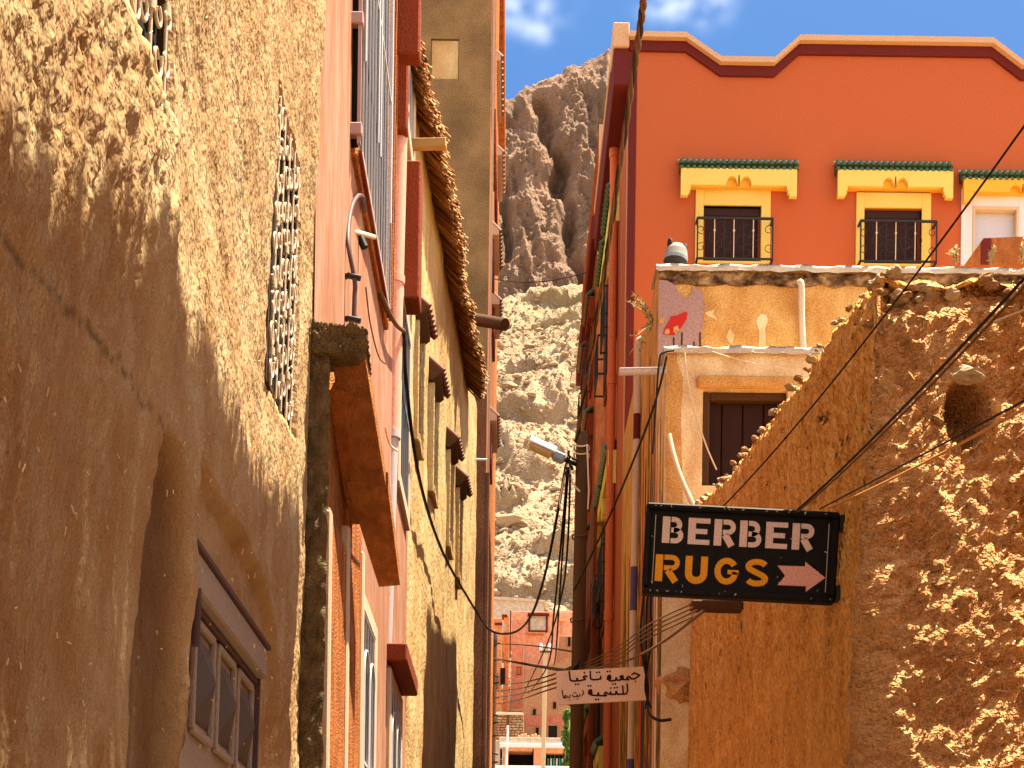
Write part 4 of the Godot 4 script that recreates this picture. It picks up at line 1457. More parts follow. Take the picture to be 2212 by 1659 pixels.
# ---------- right: the ochre house with the painted side ----------
func z6(x: float, y: float, d: float) -> Vector3:
	return P(1336.5 + 0.3612 * x, 506.9 + 0.3612 * y, d)
func mural_house() -> void:
	var h := thing("mural_house", "ochre house with a peeling painted corner, low roof ledge and a dark square window", "house", Vector3(1.6, 0, -12.0))
	var xs := 1.135
	var du := 12.2
	var dl := 11.5
	var upper := z6(600, 205, du).y
	var lower := z6(600, 695, dl).y
	var st := tool()
	wall(st, Vector3(xs, 0, -du), Vector3.RIGHT, 7.0, upper, Vector3.BACK, [], 0.1)
	wall(st, Vector3(xs, 0, -du), Vector3(0, 0, -1), 3.75, upper, Vector3.LEFT, [], 0.1)
	quad(st, Vector3(xs, upper, -du), Vector3(xs + 7, upper, -du), Vector3(xs + 7, upper, -du - 3.75), Vector3(xs, upper, -du - 3.75), Vector3.UP)
	obj("wall", st, M.mural_orange, h)
	st = tool()
	span(st, Vector3(xs + 0.05, 0, -du - 3.7), Vector3(xs + 7, upper - 0.1, -du - 0.05))
	obj("house_body", st, M.mural_orange, h)
	var w0 := z6(497, 1500, dl)
	var w1 := z6(1010, 930, dl)
	st = tool()
	var xl := z6(280, 900, dl).x
	wall(st, Vector3(xl, 0, -dl), Vector3.RIGHT, 3.2, lower, Vector3.BACK, [[w0.x - xl, w0.y, w1.x - xl, w1.y]], 0.22)
	wall(st, Vector3(xl, 0, -dl), Vector3(0, 0, -1), du - dl, lower, Vector3.LEFT, [], 0.1)
	quad(st, Vector3(xl, lower, -dl), Vector3(xl + 3.2, lower, -dl), Vector3(xl + 3.2, lower, -du), Vector3(xl, lower, -du), Vector3.UP)
	obj("porch_wall", st, M.pale_orange, h)
	# darker orange return at the porch corner
	st = tool()
	var pp := PackedVector2Array()
	for k in [[282, 705], [345, 690], [350, 760], [385, 860], [372, 1100], [380, 1500], [390, 1700], [282, 1700]]:
		var p := z6(k[0], k[1], dl)
		pp.append(Vector2(p.x, p.y))
	prism(st, pp, at(Vector3(0, 0, -dl + 0.004)), 0.003)
	obj("faded_paint", st, M.mural_orange, h)
	# roof ledges: pale limewashed edges, uneven
	for e in [[xs - 0.02, 7.1 + xs, upper, du, "roof_ledge"], [xl - 0.02, xl + 3.2, lower, dl, "porch_ledge"]]:
		var n := 60
		var f := func(i: int, j: int) -> Vector3:
			var x: float = lerpf(e[0], e[1], i / float(n * 3 - 1))
			var b := 0.012 * N2.get_noise_2d(x * 5.0, j * 0.7)
			if j < 4:
				return Vector3(x, e[2] - 0.03 + 0.05 * j / 3.0 + b, -e[3] + 0.035 + b)
			return Vector3(x, e[2] + 0.022 + b, -e[3] + 0.03 - 0.12 * (j - 3))
		put(e[4], grid(n * 3, 8, f), M.limewash, h)
	# weather-stained band below the upper ledge, with a ragged lower edge
	st = tool()
	pp = PackedVector2Array([Vector2(xs + 0.004, upper - 0.032), Vector2(xs + 6.5, upper - 0.032)])
	var bt := z6(600, 305, du).y
	for k in 60:
		var x := xs + 6.5 - (6.496) * k / 59.0
		pp.append(Vector2(x, bt + 0.02 * N1.get_noise_1d(x * 7.0)))
	prism(st, pp, at(Vector3(0, 0, -du + 0.012)), 0.011)
	obj("stained_band", st, M.stained_band, h)
	# flaking painted figure on the corner
	var paint := func(pts: Array, m: Material, z: float, called: String) -> void:
		var s2 := tool()
		var poly := PackedVector2Array()
		for k in pts:
			var p := z6(k[0], k[1], du)
			poly.append(Vector2(maxf(p.x, xs + 0.003), p.y))
		prism(s2, poly, at(Vector3(0, 0, -du + z)), 0.003)
		obj(called, s2, m, h)
	paint.call([[222, 310], [240, 275], [285, 278], [335, 305], [352, 345], [372, 372], [405, 388], [428, 372], [440, 335], [462, 325], [492, 335], [508, 380], [500, 470], [505, 540], [488, 600], [482, 720], [335, 720], [228, 790], [215, 600]], M.mauve_paint, 0.016, "mauve_patch")
	paint.call([[262, 600], [275, 560], [300, 520], [310, 495], [350, 488], [400, 466], [412, 480], [405, 510], [375, 560], [345, 590], [330, 606], [290, 605]], M.scarlet_paint, 0.020, "scarlet_patch")
	paint.call([[278, 575], [300, 568], [304, 595], [288, 606], [272, 596]], M.mural_orange, 0.024, "bare_patch")
	paint.call([[325, 560], [350, 552], [360, 575], [338, 597], [326, 590]], M.mural_orange, 0.024, "bare_patch")
	paint.call([[240, 500], [272, 505], [268, 540], [238, 540]], M.mural_orange, 0.020, "bare_patch")
	paint.call([[502, 428], [530, 420], [534, 436], [504, 444]], M.mauve_paint, 0.016, "mauve_patch")
	for k in [[[515, 470], [575, 445], [560, 475], [590, 510], [540, 490]], [[830, 500], [850, 475], [885, 480], [890, 520], [875, 560], [880, 680], [835, 680], [840, 580], [822, 520]], [[640, 610], [665, 560], [690, 600], [680, 660], [655, 640]]]:
		paint.call(k, M.pale_orange, 0.005, "washed_patch")
	# drips and rods
	for k in [[330, 615, 690], [378, 585, 690], [487, 585, 690], [450, 640, 690]]:
		st = tool()
		tube(st, [z6(k[0], k[1], du - 0.02), z6(k[0], k[2], du - 0.02)], 0.006, 5)
		obj("iron_rod", st, M.black_iron, h)
	# painted bands along the side that faces the alley
	var bands := [[11.55, 11.66, 0, 6.0, M.mural_deep_yellow], [11.67, 11.74, 0, 5.6, M.green_paint], [11.76, 11.86, 0, 6.2, M.mural_yellow], [11.9, 12.0, 0, 5.2, M.white_paint], [12.04, 12.12, 0, 6.3, M.scarlet_paint], [12.22, 12.32, 0, 6.4, M.blue_paint], [12.34, 12.50, 0, 6.9, M.mural_deep_yellow], [12.52, 12.66, 0, 6.7, M.maroon_paint], [12.70, 12.95, 0, 7.1, M.mural_yellow], [12.97, 13.25, 0, 6.35, M.black_paint], [13.28, 13.42, 0, 6.9, M.scarlet_paint], [13.46, 13.9, 0, 7.2, M.mural_deep_yellow], [13.95, 14.1, 0, 5.9, M.green_paint], [14.15, 14.7, 0, 6.6, M.mural_yellow], [14.75, 14.95, 0, 6.0, M.dark_timber], [15.0, 15.8, 0, 6.2, M.mural_deep_yellow]]
	for b in bands:
		st = tool()
		var xx := xs if b[0] > 12.18 else xl
		var poly := PackedVector2Array([Vector2(b[0], b[2]), Vector2(b[1], b[2])])
		for k in 9:
			var t := k / 8.0
			poly.append(Vector2(lerpf(b[1], b[0], t * 0.5) + 0.03 * N1.get_noise_1d(b[0] * 9.0 + k), lerpf(b[3] * 0.72, b[3], t)))
		for k in 9:
			var t := 1.0 - k / 8.0
			poly.append(Vector2(lerpf(b[0], b[1], t * 0.4) + 0.02 * N1.get_noise_1d(b[0] * 5.0 + k), lerpf(b[3] * 0.66, b[3] * 0.985, t)))
		prism(st, poly, Transform3D(Basis(Vector3(0, 0, -1), Vector3.UP, Vector3.RIGHT), Vector3(xx - 0.001, 0, 0)), 0.003)
		obj("painted_band", st, b[4], h)
	# dark board window
	var win := Node3D.new()
	win.name = "window"
	h.add_child(win, true)
	for k in 4:
		st = tool()
		span(st, Vector3(lerpf(w0.x, w1.x, k / 4.0) + 0.004, w0.y, -dl - 0.16), Vector3(lerpf(w0.x, w1.x, (k + 1) / 4.0) - 0.004, w1.y - 0.06, -dl - 0.12), 0.006)
		obj("plank", st, M.dark_door, win)
	st = tool()
	span(st, Vector3(w0.x, w0.y, -dl - 0.2), Vector3(w0.x + 0.06, w1.y, -dl - 0.05), 0.01)
	span(st, Vector3(w0.x + 0.06, w1.y - 0.06, -dl - 0.2), Vector3(w1.x, w1.y, -dl - 0.05), 0.01)
	obj("frame", st, M.dark_timber, win)
	st = tool()
	quad(st, Vector3(w0.x, w0.y, -dl - 0.19), Vector3(w1.x, w0.y, -dl - 0.19), Vector3(w1.x, w1.y, -dl - 0.19), Vector3(w0.x, w1.y, -dl - 0.19), Vector3.BACK)
	obj("dark_back", st, M.dark_room, win)
	st = tool()
	span(st, Vector3(w0.x - 0.05, w1.y + 0.004, -dl - 0.1), Vector3(w1.x + 0.1, w1.y + 0.10, -dl + 0.03), 0.015)
	obj("lintel", st, M.mural_orange, win)
	# pipes fixed to the walls
	st = tool()
	var a := P(1379, 745, 12.9)
	var b := P(1361, 1700, 12.9)
	var vp := Node3D.new()
	vp.name = "rain_pipe"
	vp.set_meta("label", "vertical pipe painted cream, maroon and blue in turns")
	h.add_child(vp, true)
	var cuts := [[745, 895, M.pipe_cream], [895, 950, M.maroon_paint], [950, 1225, M.pipe_cream], [1225, 1320, M.blue_paint], [1320, 1640, M.pipe_cream], [1640, 1700, M.blue_paint]]
	for c in cuts:
		st = tool()
		tube(st, [a.lerp(b, (c[0] - 745) / 955.0), a.lerp(b, (c[1] - 745) / 955.0)], 0.030 if c[2] == M.pipe_cream else 0.031, 14)
		obj("pipe_length", st, c[2], vp)
	st = tool()
	tube(st, curve([a - Vector3.UP * 0.005, a + Vector3(0.002, 0.03, 0), a + Vector3(0.03, 0.05, 0)], 5), 0.0305, 14)
	obj("pipe_elbow", st, M.pipe_cream, vp)
	st = tool()
	tube(st, curve([z6(1078, 292, du - 0.05), z6(1092, 300, du - 0.07), z6(1095, 480, du - 0.05), z6(1102, 640, du - 0.05), z6(1110, 690, du - 0.05)], 5), 0.026, 10)
	obj("roof_pipe", st, M.limewash, h).set_meta("label", "whitewashed pipe on the upper wall")
	st = tool()
	var g0 := P(1337, 802, 11.45)
	var g1 := P(1440, 800, 11.5)
	var ux := (g1 - g0).normalized()
	var gp := PackedVector2Array()
	for k in 13:
		gp.append(Vector2(cos(PI + PI * k / 12.0), sin(PI + PI * k / 12.0)) * 0.032)
	for k in 13:
		gp.append(Vector2(cos(TAU - PI * k / 12.0), sin(TAU - PI * k / 12.0)) * 0.026)
	prism(st, gp, Transform3D(Basis(Vector3.BACK, Vector3.UP, -ux), g0), g0.distance_to(g1))
	cbox(st, Transform3D(Basis(ux, Vector3.UP, Vector3.BACK), (g0 + g1) / 2 + Vector3.UP * 0.008), Vector3(g0.distance_to(g1), 0.012, 0.07), 0.003)
	obj("roof_spout", st, M.pipe_grey, h).set_meta("label", "grey half-round rain spout")
	# rough bracket of mud at the foot of the corner
	var m := stone_mesh(88, 0.3, 4, 1.0)
	put("mud_bracket", m, M.rubble_earth, h, Transform3D(Basis.from_euler(Vector3(0.5, 0.2, -0.5)).scaled(Vector3(0.2, 0.16, 0.2)), P(1474, 1486, 11.62)))

# ---------- right: the ruined mud wall ----------
func mud_ruin() -> void:
	var h := thing("ruined_mud_wall", "broken earthen wall with a crumbling rubble end and stones along its sloping top", "wall", Vector3(1.6, 0, -6.5))
	var xw := 1.35
	var prof := []
	for k in [[1506, 1090], [1540, 1055], [1600, 990], [1640, 935], [1690, 865], [1740, 800], [1790, 725], [1830, 665], [1872, 618]]:
		var p := PL(k[0], k[1], xw)
		prof.append(Vector2(-p.z, p.y))
	prof.reverse()
	prof.append(Vector2(12.2, prof[-1].y))
	var fprof := []
	for k in [[1872, 618], [1960, 602], [2080, 592], [2125, 575], [2150, 572], [2200, 580], [2260, 570], [2600, 560]]:
		var p := P(k[0], k[1], 5.66)
		fprof.append(Vector2(p.x, p.y))
	var look := func(pr: Array, v: float) -> float:
		if v <= pr[0].x:
			return pr[0].y
		for k in pr.size() - 1:
			if v <= pr[k + 1].x:
				return lerpf(pr[k].y, pr[k + 1].y, (v - pr[k].x) / maxf(pr[k + 1].x - pr[k].x, 1e-4))
		return pr[-1].y
	var corner := 5.70
	var la := 6.2   # alley face length
	var lf := 2.4
	var nu := 480
	var nv := 270
	var nt := 16
	var base := func(s: float) -> Array:   # foot point, outward normal, top height, how much it is the broken end
		if s < la:
			var d := corner + la - s
			return [Vector3(xw, 0, -d), Vector3(-1, 0, 0), look.call(prof, d), 0.0]
		var x := xw + (s - la)
		return [Vector3(x, 0, -corner - 0.04 * (s - la)), Vector3(0, 0, 1), look.call(fprof, x), 1.0]
	var f := func(i: int, j: int) -> Vector3:
		var s := (la + lf) * i / (nu - 1.0)
		var q: Array = base.call(s)
		var e := smoothstep(la - 0.10, la + 0.06, s)
		var n := Vector3(-1, 0, 0).lerp(Vector3(0, 0, 1), smoothstep(la - 0.07, la + 0.07, s)).normalized()
		var top: float = q[2] + 0.035 * N2.get_noise_1d(s * 7.0)
		var t := minf(float(j) / (nv - 1), 1.0)
		var y := top * t
		var o := 0.0
		if e < 0.999:
			var pit := smoothstep(-0.66, -0.92, NC.get_noise_2d(s * 15.0, y * 9.0)) * smoothstep(-0.3, 0.35, N1.get_noise_2d(s * 3.0, y * 3.0))
			var worn := smoothstep(2.6, 3.6, y)
			o += (1.0 - e) * (0.03 * N2.get_noise_2d(s * 1.2, y * 0.5) + 0.014 * N2.get_noise_2d(s * 7.0, y * 2.2) - 0.065 * pit * worn + 0.010 * N1.get_noise_2d(s * 34.0, y * 12.0) - 0.05 * smoothstep(3.1, 2.9, y) * smoothstep(9.5, 11.0, 11.9 - s))
			# the old wall is thicker below; a worn channel runs down behind the sign
			var dd := corner + la - s
			o -= (1.0 - e) * 0.09 * smoothstep(0.11, 0.05, absf(dd - 9.75 + 0.05 * N1.get_noise_1d(y * 2.0))) * smoothstep(4.15, 4.0, y) * smoothstep(3.1, 3.5, y)
		if e > 0.001:
			var slope := N2.get_noise_2d(s * 1.6, y * 1.4)
			var big := N1.get_noise_2d(s * 3.4 + 5.0, y * 2.6)
			var lump := NC.get_noise_2d(s * 9.0 + 0.4 * slope, y * 8.0)
			var chip := NC.get_noise_2d(s * 26.0, y * 22.0)
			o += e * (0.022 * slope + 0.012 * big - 0.030 * lump - 0.026 * chip + 0.014 * N1.get_noise_2d(s * 55.0, y * 50.0))
			var hole := Vector2((s - la - 0.36) / 0.075, (y - 3.86) / 0.13).length()
			o -= 0.28 * smoothstep(1.15, 0.8, hole)
		o += e * (0.15 * (top - y - 0.55) + 0.02 * (top - y) * (top - y) * smoothstep(0.05, 0.5, s - la)) * smoothstep(-0.09, 0.02, s - la)
		if t > 0.97 and j < nv:
			o -= 0.06 * smoothstep(0.97, 1.0, t) * (0.4 + 0.6 * e)
		var p: Vector3 = q[0] + n * o + Vector3.UP * y
		if j >= nv:
			var k := float(j - nv + 1)
			p += -n * 0.05 * k + Vector3.UP * (0.05 * N2.get_noise_2d(s * 5.0, k * 0.4) + 0.02 * N1.get_noise_2d(s * 22.0, k * 1.3))
		return p
	var mesh := grid(nu, nv + nt, f)
	# two coats: the smooth street face and the broken end
	var arr := mesh.surface_get_arrays(0)
	var ix: PackedInt32Array = arr[Mesh.ARRAY_INDEX]
	var split := int(la / (la + lf) * (nu - 1))
	var a1 := PackedInt32Array()
	var a2 := PackedInt32Array()
	for k in range(0, ix.size(), 3):
		if ix[k] % nu < split:
			a1.append_array([ix[k], ix[k + 1], ix[k + 2]])
		else:
			a2.append_array([ix[k], ix[k + 1], ix[k + 2]])
	for e in [[a1, "street_face", M.ruin_earth], [a2, "broken_end", M.rubble_earth]]:
		var m := ArrayMesh.new()
		arr[Mesh.ARRAY_INDEX] = e[0]
		m.add_surface_from_arrays(Mesh.PRIMITIVE_TRIANGLES, arr)
		put(e[1], m, e[2], h)
	var st := tool()
	span(st, Vector3(xw + 0.32, 0, -11.6), Vector3(xw + 3.0, 4.2, -6.1))
	obj("wall_core", st, M.rubble_earth, h)
	# stones: along the sloping top and in the broken end
	var kinds := []
	for k in 6:
		kinds.append(stone_mesh(100 + k, 0.35, 2, 0.7))
	var n_i := 0
	for k in 120:
		var s := la * pow(rng.randf(), 0.8)
		var q: Array = base.call(s)
		var r := rng.randf_range(0.007, 0.022)
		var p: Vector3 = q[0] + Vector3(rng.randf_range(-0.01, 0.12), q[2] + 0.01, 0)
		put("stone", kinds[k % 6], M.pale_stone if k % 3 else M.brown_stone, h, Transform3D(Basis.from_euler(Vector3(rng.randf(), rng.randf() * 6, rng.randf())).scaled(Vector3(r * 1.4, r, r * 1.3)), p))
	for k in 90:
		var x := xw + pow(rng.randf(), 1.3) * 1.6
		var r := rng.randf_range(0.009, 0.024)
		var p := Vector3(x, look.call(fprof, x) - 0.02 + 0.02 * rng.randf() - (pow(rng.randf(), 2.0) * 0.12), -corner - 0.03 - rng.randf() * 0.2 + 0.06)
		put("stone", kinds[k % 6], M.pale_stone if k % 2 else M.brown_stone, h, Transform3D(Basis.from_euler(Vector3(rng.randf(), rng.randf() * 6, rng.randf())).scaled(Vector3(r * 1.4, r, r * 1.2)), p))
	for k in 80:
		var i := rng.randi_range(int(nu * la / (la + lf)) + 6, nu - 6)
		var j := rng.randi_range(int(nv * 0.35), nv - 8)
		var r := rng.randf_range(0.010, 0.028)
		put("stone", kinds[k % 6], M.brown_stone if k % 3 else M.pale_stone, h, Transform3D(Basis.from_euler(Vector3(rng.randf(), rng.randf() * 6, rng.randf())).scaled(Vector3(r * 1.4, r, r)), f.call(i, j)))
	# grit and straw: too small to pick apart
	st = tool()
	for k in 1500:
		var i := rng.randi_range(int(nu * la / (la + lf)) - 4, nu - 4)
		var j := rng.randi_range(int(nv * 0.2), nv - 3)
		var p: Vector3 = f.call(i, j)
		var r := rng.randf_range(0.003, 0.010)
		cbox(st, Transform3D(Basis.from_euler(Vector3(rng.randf() * 6, rng.randf() * 6, rng.randf() * 6)), p + Vector3(0, 0, r * 0.4)), Vector3(r * 1.8, r, r * 1.3), r * 0.3)
	obj("grit", st, M.pale_stone, h).set_meta("kind", "stuff")
	st = tool()
	for k in 420:
		var i := rng.randi_range(int(nu * la / (la + lf)) - 30, nu - 4)
		var j := rng.randi_range(int(nv * 0.3), nv - 2)
		var p: Vector3 = f.call(i, j)
		var dir := Vector3(rng.randf_range(-1, 1), rng.randf_range(-0.7, 0.3), rng.randf_range(0, 0.5)).normalized()
		tube(st, [p - dir * 0.01, p + dir * rng.randf_range(0.015, 0.05)], 0.0018, 4)
	obj("straw_flecks", st, M.straw, h).set_meta("kind", "stuff")
	put("niche_stone", stone_mesh(131, 0.3, 4, 0.8), M.pale_stone, h, Transform3D(Basis.from_euler(Vector3(0.2, 0.3, -0.45)).scaled(Vector3(0.062, 0.036, 0.05)), P(2090, 812, 5.60))).set_meta("label", "large pale stone over the dark hole")
	st = tool()
	var a := PL(1492, 1309, xw - 0.02)
	rod(st, P(1492, 1309, 8.9), P(1640, 1313, 8.9), 0.10, 0.055, 0.01)
	obj("timber_stub", st, M.dark_timber, h).set_meta("label", "dark timber stub below the rug sign")

# ---------- added near house and shade roof out of view, to block light ----------
func added_near_house() -> void:
	var h := thing("added_corner_house", "added earthen corner house out of view on the near right, to block light", "house", Vector3(3.5, 0, 0))
	var st := tool()
	span(st, Vector3(1.62, 0, -4.4), Vector3(6.0, 7.9, 1.5), 0.03)
	obj("wall", st, M.mural_orange, h)
	st = tool()
	span(st, Vector3(1.7, 7.905, -4.3), Vector3(6.1, 8.1, 1.6), 0.02)
	obj("roof_ledge", st, M.limewash, h)
	# added awning out of view, its edge shaped to shadow the plaster wall
	var a := thing("added_reed_awning", "added reed awning out of view above the alley, shaped to shadow the plaster wall", "awning", Vector3(0.8, 7.4, -2.0))
	for k in 6:
		st = tool()
		var d := lerpf(1.4, 7.2, k / 5.0)
		var far := 1.75 if d < 4.2 else 1.48
		tube(st, [Vector3(0.36, 7.30 + 0.02 * (k % 2), -d), Vector3(far, 7.30 + 0.02 * (k % 2), -d)], 0.045, 10)
		obj("pole", st, M.dark_timber, a)
	for x in [0.42, 1.42]:
		st = tool()
		tube(st, [Vector3(x, 7.39, -1.0), Vector3(x, 7.39, -7.3)], 0.04, 10)
		obj("long_pole", st, M.dark_timber, a)
	st = tool()
	for k in 250:
		var d := lerpf(1.2, 7.34, k / 249.0)
		var x0 := 0.075 + 0.03 * N2.get_noise_1d(d * 1.5) + rng.randf_range(-0.025, 0.03) + (0.03 + 0.072 * (4.6 - clampf(d, 2.4, 4.6)) if d < 4.6 else 0.0) - 0.04 * smoothstep(5.5, 7.0, d)
		var x1 := 1.5 + rng.randf_range(-0.06, 0.06)
		tube(st, [Vector3(x0, 7.44 + rng.randf_range(0, 0.02), -d), Vector3(x1, 7.44 + rng.randf_range(0, 0.02), -d + rng.randf_range(-0.02, 0.02))], 0.0145, 5)
	obj("reeds", st, M.reed, a).set_meta("kind", "stuff")

# ---------- the village at the end of the alley ----------
func zf(x: float, y: float, d: float) -> Vector3:
	return P(1013.9 + 0.25 * x, 1244.3 + 0.25 * y, d)
func fbox(called: String, parent: Node3D, r: Array, d: float, deep: float, m: Material, bev := 0.02) -> MeshInstance3D:   # a block whose front fills the measured outline
	var a := zf(r[0], r[3], d)
	var b := zf(r[2], r[1], d)
	var st := tool()
	span(st, Vector3(a.x, a.y, -d - deep), Vector3(b.x, b.y, -d), bev)
	return obj(called, st, m, parent)
func far_window(parent: Node3D, r: Array, d: float, frame: Material, pane: Material) -> void:
	var w := Node3D.new()
	w.name = "window"
	parent.add_child(w, true)
	var a := zf(r[0], r[3], d)
	var b := zf(r[2], r[1], d)
	var st := tool()
	var t := (b.x - a.x) * 0.12
	for e in [[a.x - t, a.y - t, a.x, b.y + t], [b.x, a.y - t, b.x + t, b.y + t], [a.x, b.y, b.x, b.y + t], [a.x, a.y - t, b.x, a.y]]:
		span(st, Vector3(e[0], e[1], -d - 0.05), Vector3(e[2], e[3], -d + 0.09))
	obj("frame", st, frame, w)
	st = tool()
	quad(st, Vector3(a.x, a.y, -d + 0.03), Vector3(b.x, a.y, -d + 0.03), Vector3(b.x, b.y, -d + 0.03), Vector3(a.x, b.y, -d + 0.03), Vector3.BACK)
	obj("pane", st, pane, w)

func far_village() -> void:
	var g := func(r: Array, d: float) -> Vector3:
		var p := zf((r[0] + r[2]) / 2, r[3], d)
		return Vector3(p.x, ground_y(d), p.z)
	# beige house highest up
	var h := thing("beige_house", "long beige house with a flat roof at the foot of the mountain", "house", g.call([0, 190, 620, 340], 124))
	var st := tool()
	var pp := PackedVector2Array()
	for k in [[-300, 480], [-300, 176], [110, 186], [330, 196], [560, 212], [640, 222], [640, 480]]:
		var p := zf(k[0], k[1], 124)
		pp.append(Vector2(p.x, p.y))
	prism(st, pp, at(Vector3(0, 0, -124)), 7.0)
	obj("wall", st, M.far_beige, h)
	st = tool()
	pp = PackedVector2Array()
	for k in [[-300, 196], [-300, 168], [110, 178], [330, 188], [560, 203], [655, 214], [655, 226], [560, 226], [330, 212], [110, 202]]:
		var p := zf(k[0], k[1], 124)
		pp.append(Vector2(p.x, p.y))
	prism(st, pp, at(Vector3(0, 0, -123.8)), 7.4)
	obj("roof_slab", st, M.far_beige, h)
	# pink house with the square window
	h = thing("far_pink_house", "pink house with a square window and maroon trim, beyond the end of the alley", "house", g.call([350, 310, 900, 1160], 108))
	fbox("wall", h, [352, 312, 940, 1500], 108, 9, M.far_pink)
	fbox("corner_stripe", h, [346, 300, 362, 700], 107.98, 0.3, M.maroon_paint, 0.0)
	far_window(h, [525, 345, 662, 470], 108, M.maroon_paint, M.far_beige)
	fbox("window_hood", h, [505, 318, 690, 334], 107.6, 0.6, M.maroon_paint)
	fbox("window_sill", h, [490, 484, 650, 496], 107.7, 0.5, M.far_orange)
	fbox("wall_hook", h, [416, 372, 446, 412], 107.9, 0.2, M.far_orange)
	fbox("wall_hook", h, [782, 378, 832, 398], 107.9, 0.2, M.far_orange)
	fbox("wall_hook", h, [790, 398, 800, 560], 107.9, 0.2, M.far_orange)
	fbox("roof_block", h, [780, 300, 890, 318], 108.2, 3, M.far_pink)
	for r in [[346, 720, 358, 1160], [458, 600, 472, 1180], [346, 1150, 472, 1162]]:
		fbox("pale_trim", h, r, 107.7, 0.35, M.cream_paint)
	far_window(h, [412, 790, 442, 850], 108, M.maroon_paint, M.far_orange)
	# orange house on its left, stepped
	h = thing("far_orange_house", "stepped orange house left of the pink far house, with two dark windows", "house", g.call([190, 350, 350, 1160], 104))
	fbox("wall", h, [285, 345, 346, 1400], 106, 6, M.far_orange)
	fbox("wall", h, [120, 365, 284, 1400], 104, 6, M.far_orange)
	fbox("step_trim", h, [280, 330, 330, 350], 105.8, 1, M.maroon_paint)
	fbox("step_trim", h, [220, 400, 285, 418], 103.8, 1, M.maroon_paint)
	far_window(h, [298, 420, 318, 480], 106, M.cream_paint, M.cream_paint)
	far_window(h, [270, 800, 308, 935], 103.95, M.maroon_paint, M.dark_room)
	far_window(h, [222, 850, 240, 980], 103.95, M.maroon_paint, M.maroon_paint)
	# weathered brown house at right
	h = thing("far_brown_house", "weathered brown house with small dark windows below the pink far house", "house", g.call([470, 780, 900, 1400], 98))
	st = tool()
	pp = PackedVector2Array()
	for k in [[474, 1500], [474, 890], [520, 800], [700, 770], [880, 700], [1100, 690], [1100, 1500]]:
		var p := zf(k[0], k[1], 98)
		pp.append(Vector2(p.x, p.y))
	prism(st, pp, at(Vector3(0, 0, -98)), 8.0)
	obj("wall", st, M.far_brown, h)
	fbox("upper_wall", h, [778, 520, 960, 760], 101, 6, M.far_brown)
	far_window(h, [850, 530, 875, 610], 101, M.far_brown, M.dark_room)
	far_window(h, [546, 1150, 576, 1205], 98, M.far_brown, M.dark_room)
	far_window(h, [722, 1090, 750, 1150], 98, M.far_brown, M.dark_room)
	far_window(h, [690, 1225, 708, 1255], 98, M.far_brown, M.dark_room)
	far_window(h, [572, 1310, 600, 1400], 98, M.far_brown, M.dark_room)
	far_window(h, [680, 1290, 760, 1420], 98, M.far_brown, M.dark_room)
	fbox("red_coat", h, [480, 1205, 860, 1290], 97.95, 0.1, M.far_red)
	# rough stone wall with a white capping, laid stone by stone
	h = thing("stone_wall", "rough brown stone wall with white coping above the shop", "wall", g.call([190, 1190, 470, 1410], 95))
	fbox("core", h, [150, 1195, 472, 1500], 95.2, 2, M.far_brown)
	st = tool()
	pp = PackedVector2Array()
	for k in [[185, 1196], [190, 1182], [260, 1174], [330, 1180], [400, 1178], [466, 1182], [466, 1196]]:
		var p := zf(k[0], k[1], 94.9)
		pp.append(Vector2(p.x, p.y))
	prism(st, pp, at(Vector3(0, 0, -94.8)), 1.5)
	obj("coping", st, M.limewash, h)
	var sm := []
	for k in 4:
		st = tool()
		cbox(st, at(Vector3.ZERO), Vector3(1.0, 1.0, 1.0), 0.16)
		sm.append(st.commit())
	for r in 9:
		var x := 188.0 + (r % 2) * 14.0
		while x < 462.0:
			var w := rng.randf_range(26.0, 48.0)
			var a := zf(x, 1200 + r * 23.0, 95.2)
			var b := zf(minf(x + w, 468.0), 1200 + r * 23.0 + 20.0, 95.2)
			put("stone", sm[r % 4], M.far_brown if rng.randf() < 0.6 else M.boulder, h, Transform3D(Basis.from_euler(Vector3(rng.randf_range(-0.05, 0.05), 0, rng.randf_range(-0.04, 0.04))).scaled(Vector3(absf(b.x - a.x), absf(a.y - b.y), 0.3)), (a + b) / 2 + Vector3(0, 0, rng.randf_range(0.0, 0.1))))
			x += w + 3.0
	# shop front
	h = thing("shop", "low shop with a white-edged roof, black doorway and green striped shutter", "shop", g.call([180, 1400, 880, 1660], 92))
	var dr := [340, 1512, 545, 2300]
	var gr := [664, 1572, 812, 2300]
	fbox("side_wall", h, [160, 1420, 268, 2300], 92.2, 4, M.far_beige)
	fbox("pier", h, [276, 1470, 338, 2300], 92, 4, M.far_pink)
	fbox("pier", h, [547, 1470, 660, 2300], 92, 4, M.far_pink)
	fbox("pier", h, [814, 1470, 960, 2300], 92, 4, M.far_pink)
	fbox("lintel", h, [338, 1470, 547, 1510], 92.02, 4, M.far_pink)
	fbox("lintel", h, [660, 1470, 814, 1530], 92.02, 4, M.far_pink)
	fbox("roof_edge", h, [262, 1452, 960, 1476], 91.6, 5, M.white_paint)
	fbox("roof_slab", h, [256, 1400, 960, 1450], 91.8, 5, M.far_beige)
	fbox("door_frame", h, [276, 1478, 290, 2300], 91.8, 0.3, M.white_paint)
	fbox("doorway", h, dr, 93.5, 0.3, M.dark_room)
	fbox("back_wall", h, [270, 1480, 960, 2300], 95.5, 0.3, M.dark_room)
	for k in 6:
		fbox("shutter_stripe", h, [664 + k * 25, 1575, 664 + k * 25 + 24, 2300], 92.5 - 0.06 * (k % 2), 0.2, M.shop_green if k % 2 == 0 else M.white_paint)
	fbox("transom", h, [664, 1532, 812, 1570], 92.7, 0.1, M.dark_room)
	for k in 5:
		fbox("transom_bar", h, [664 + k * 36, 1532, 668 + k * 36, 1572], 92.5, 0.15, M.shop_green)
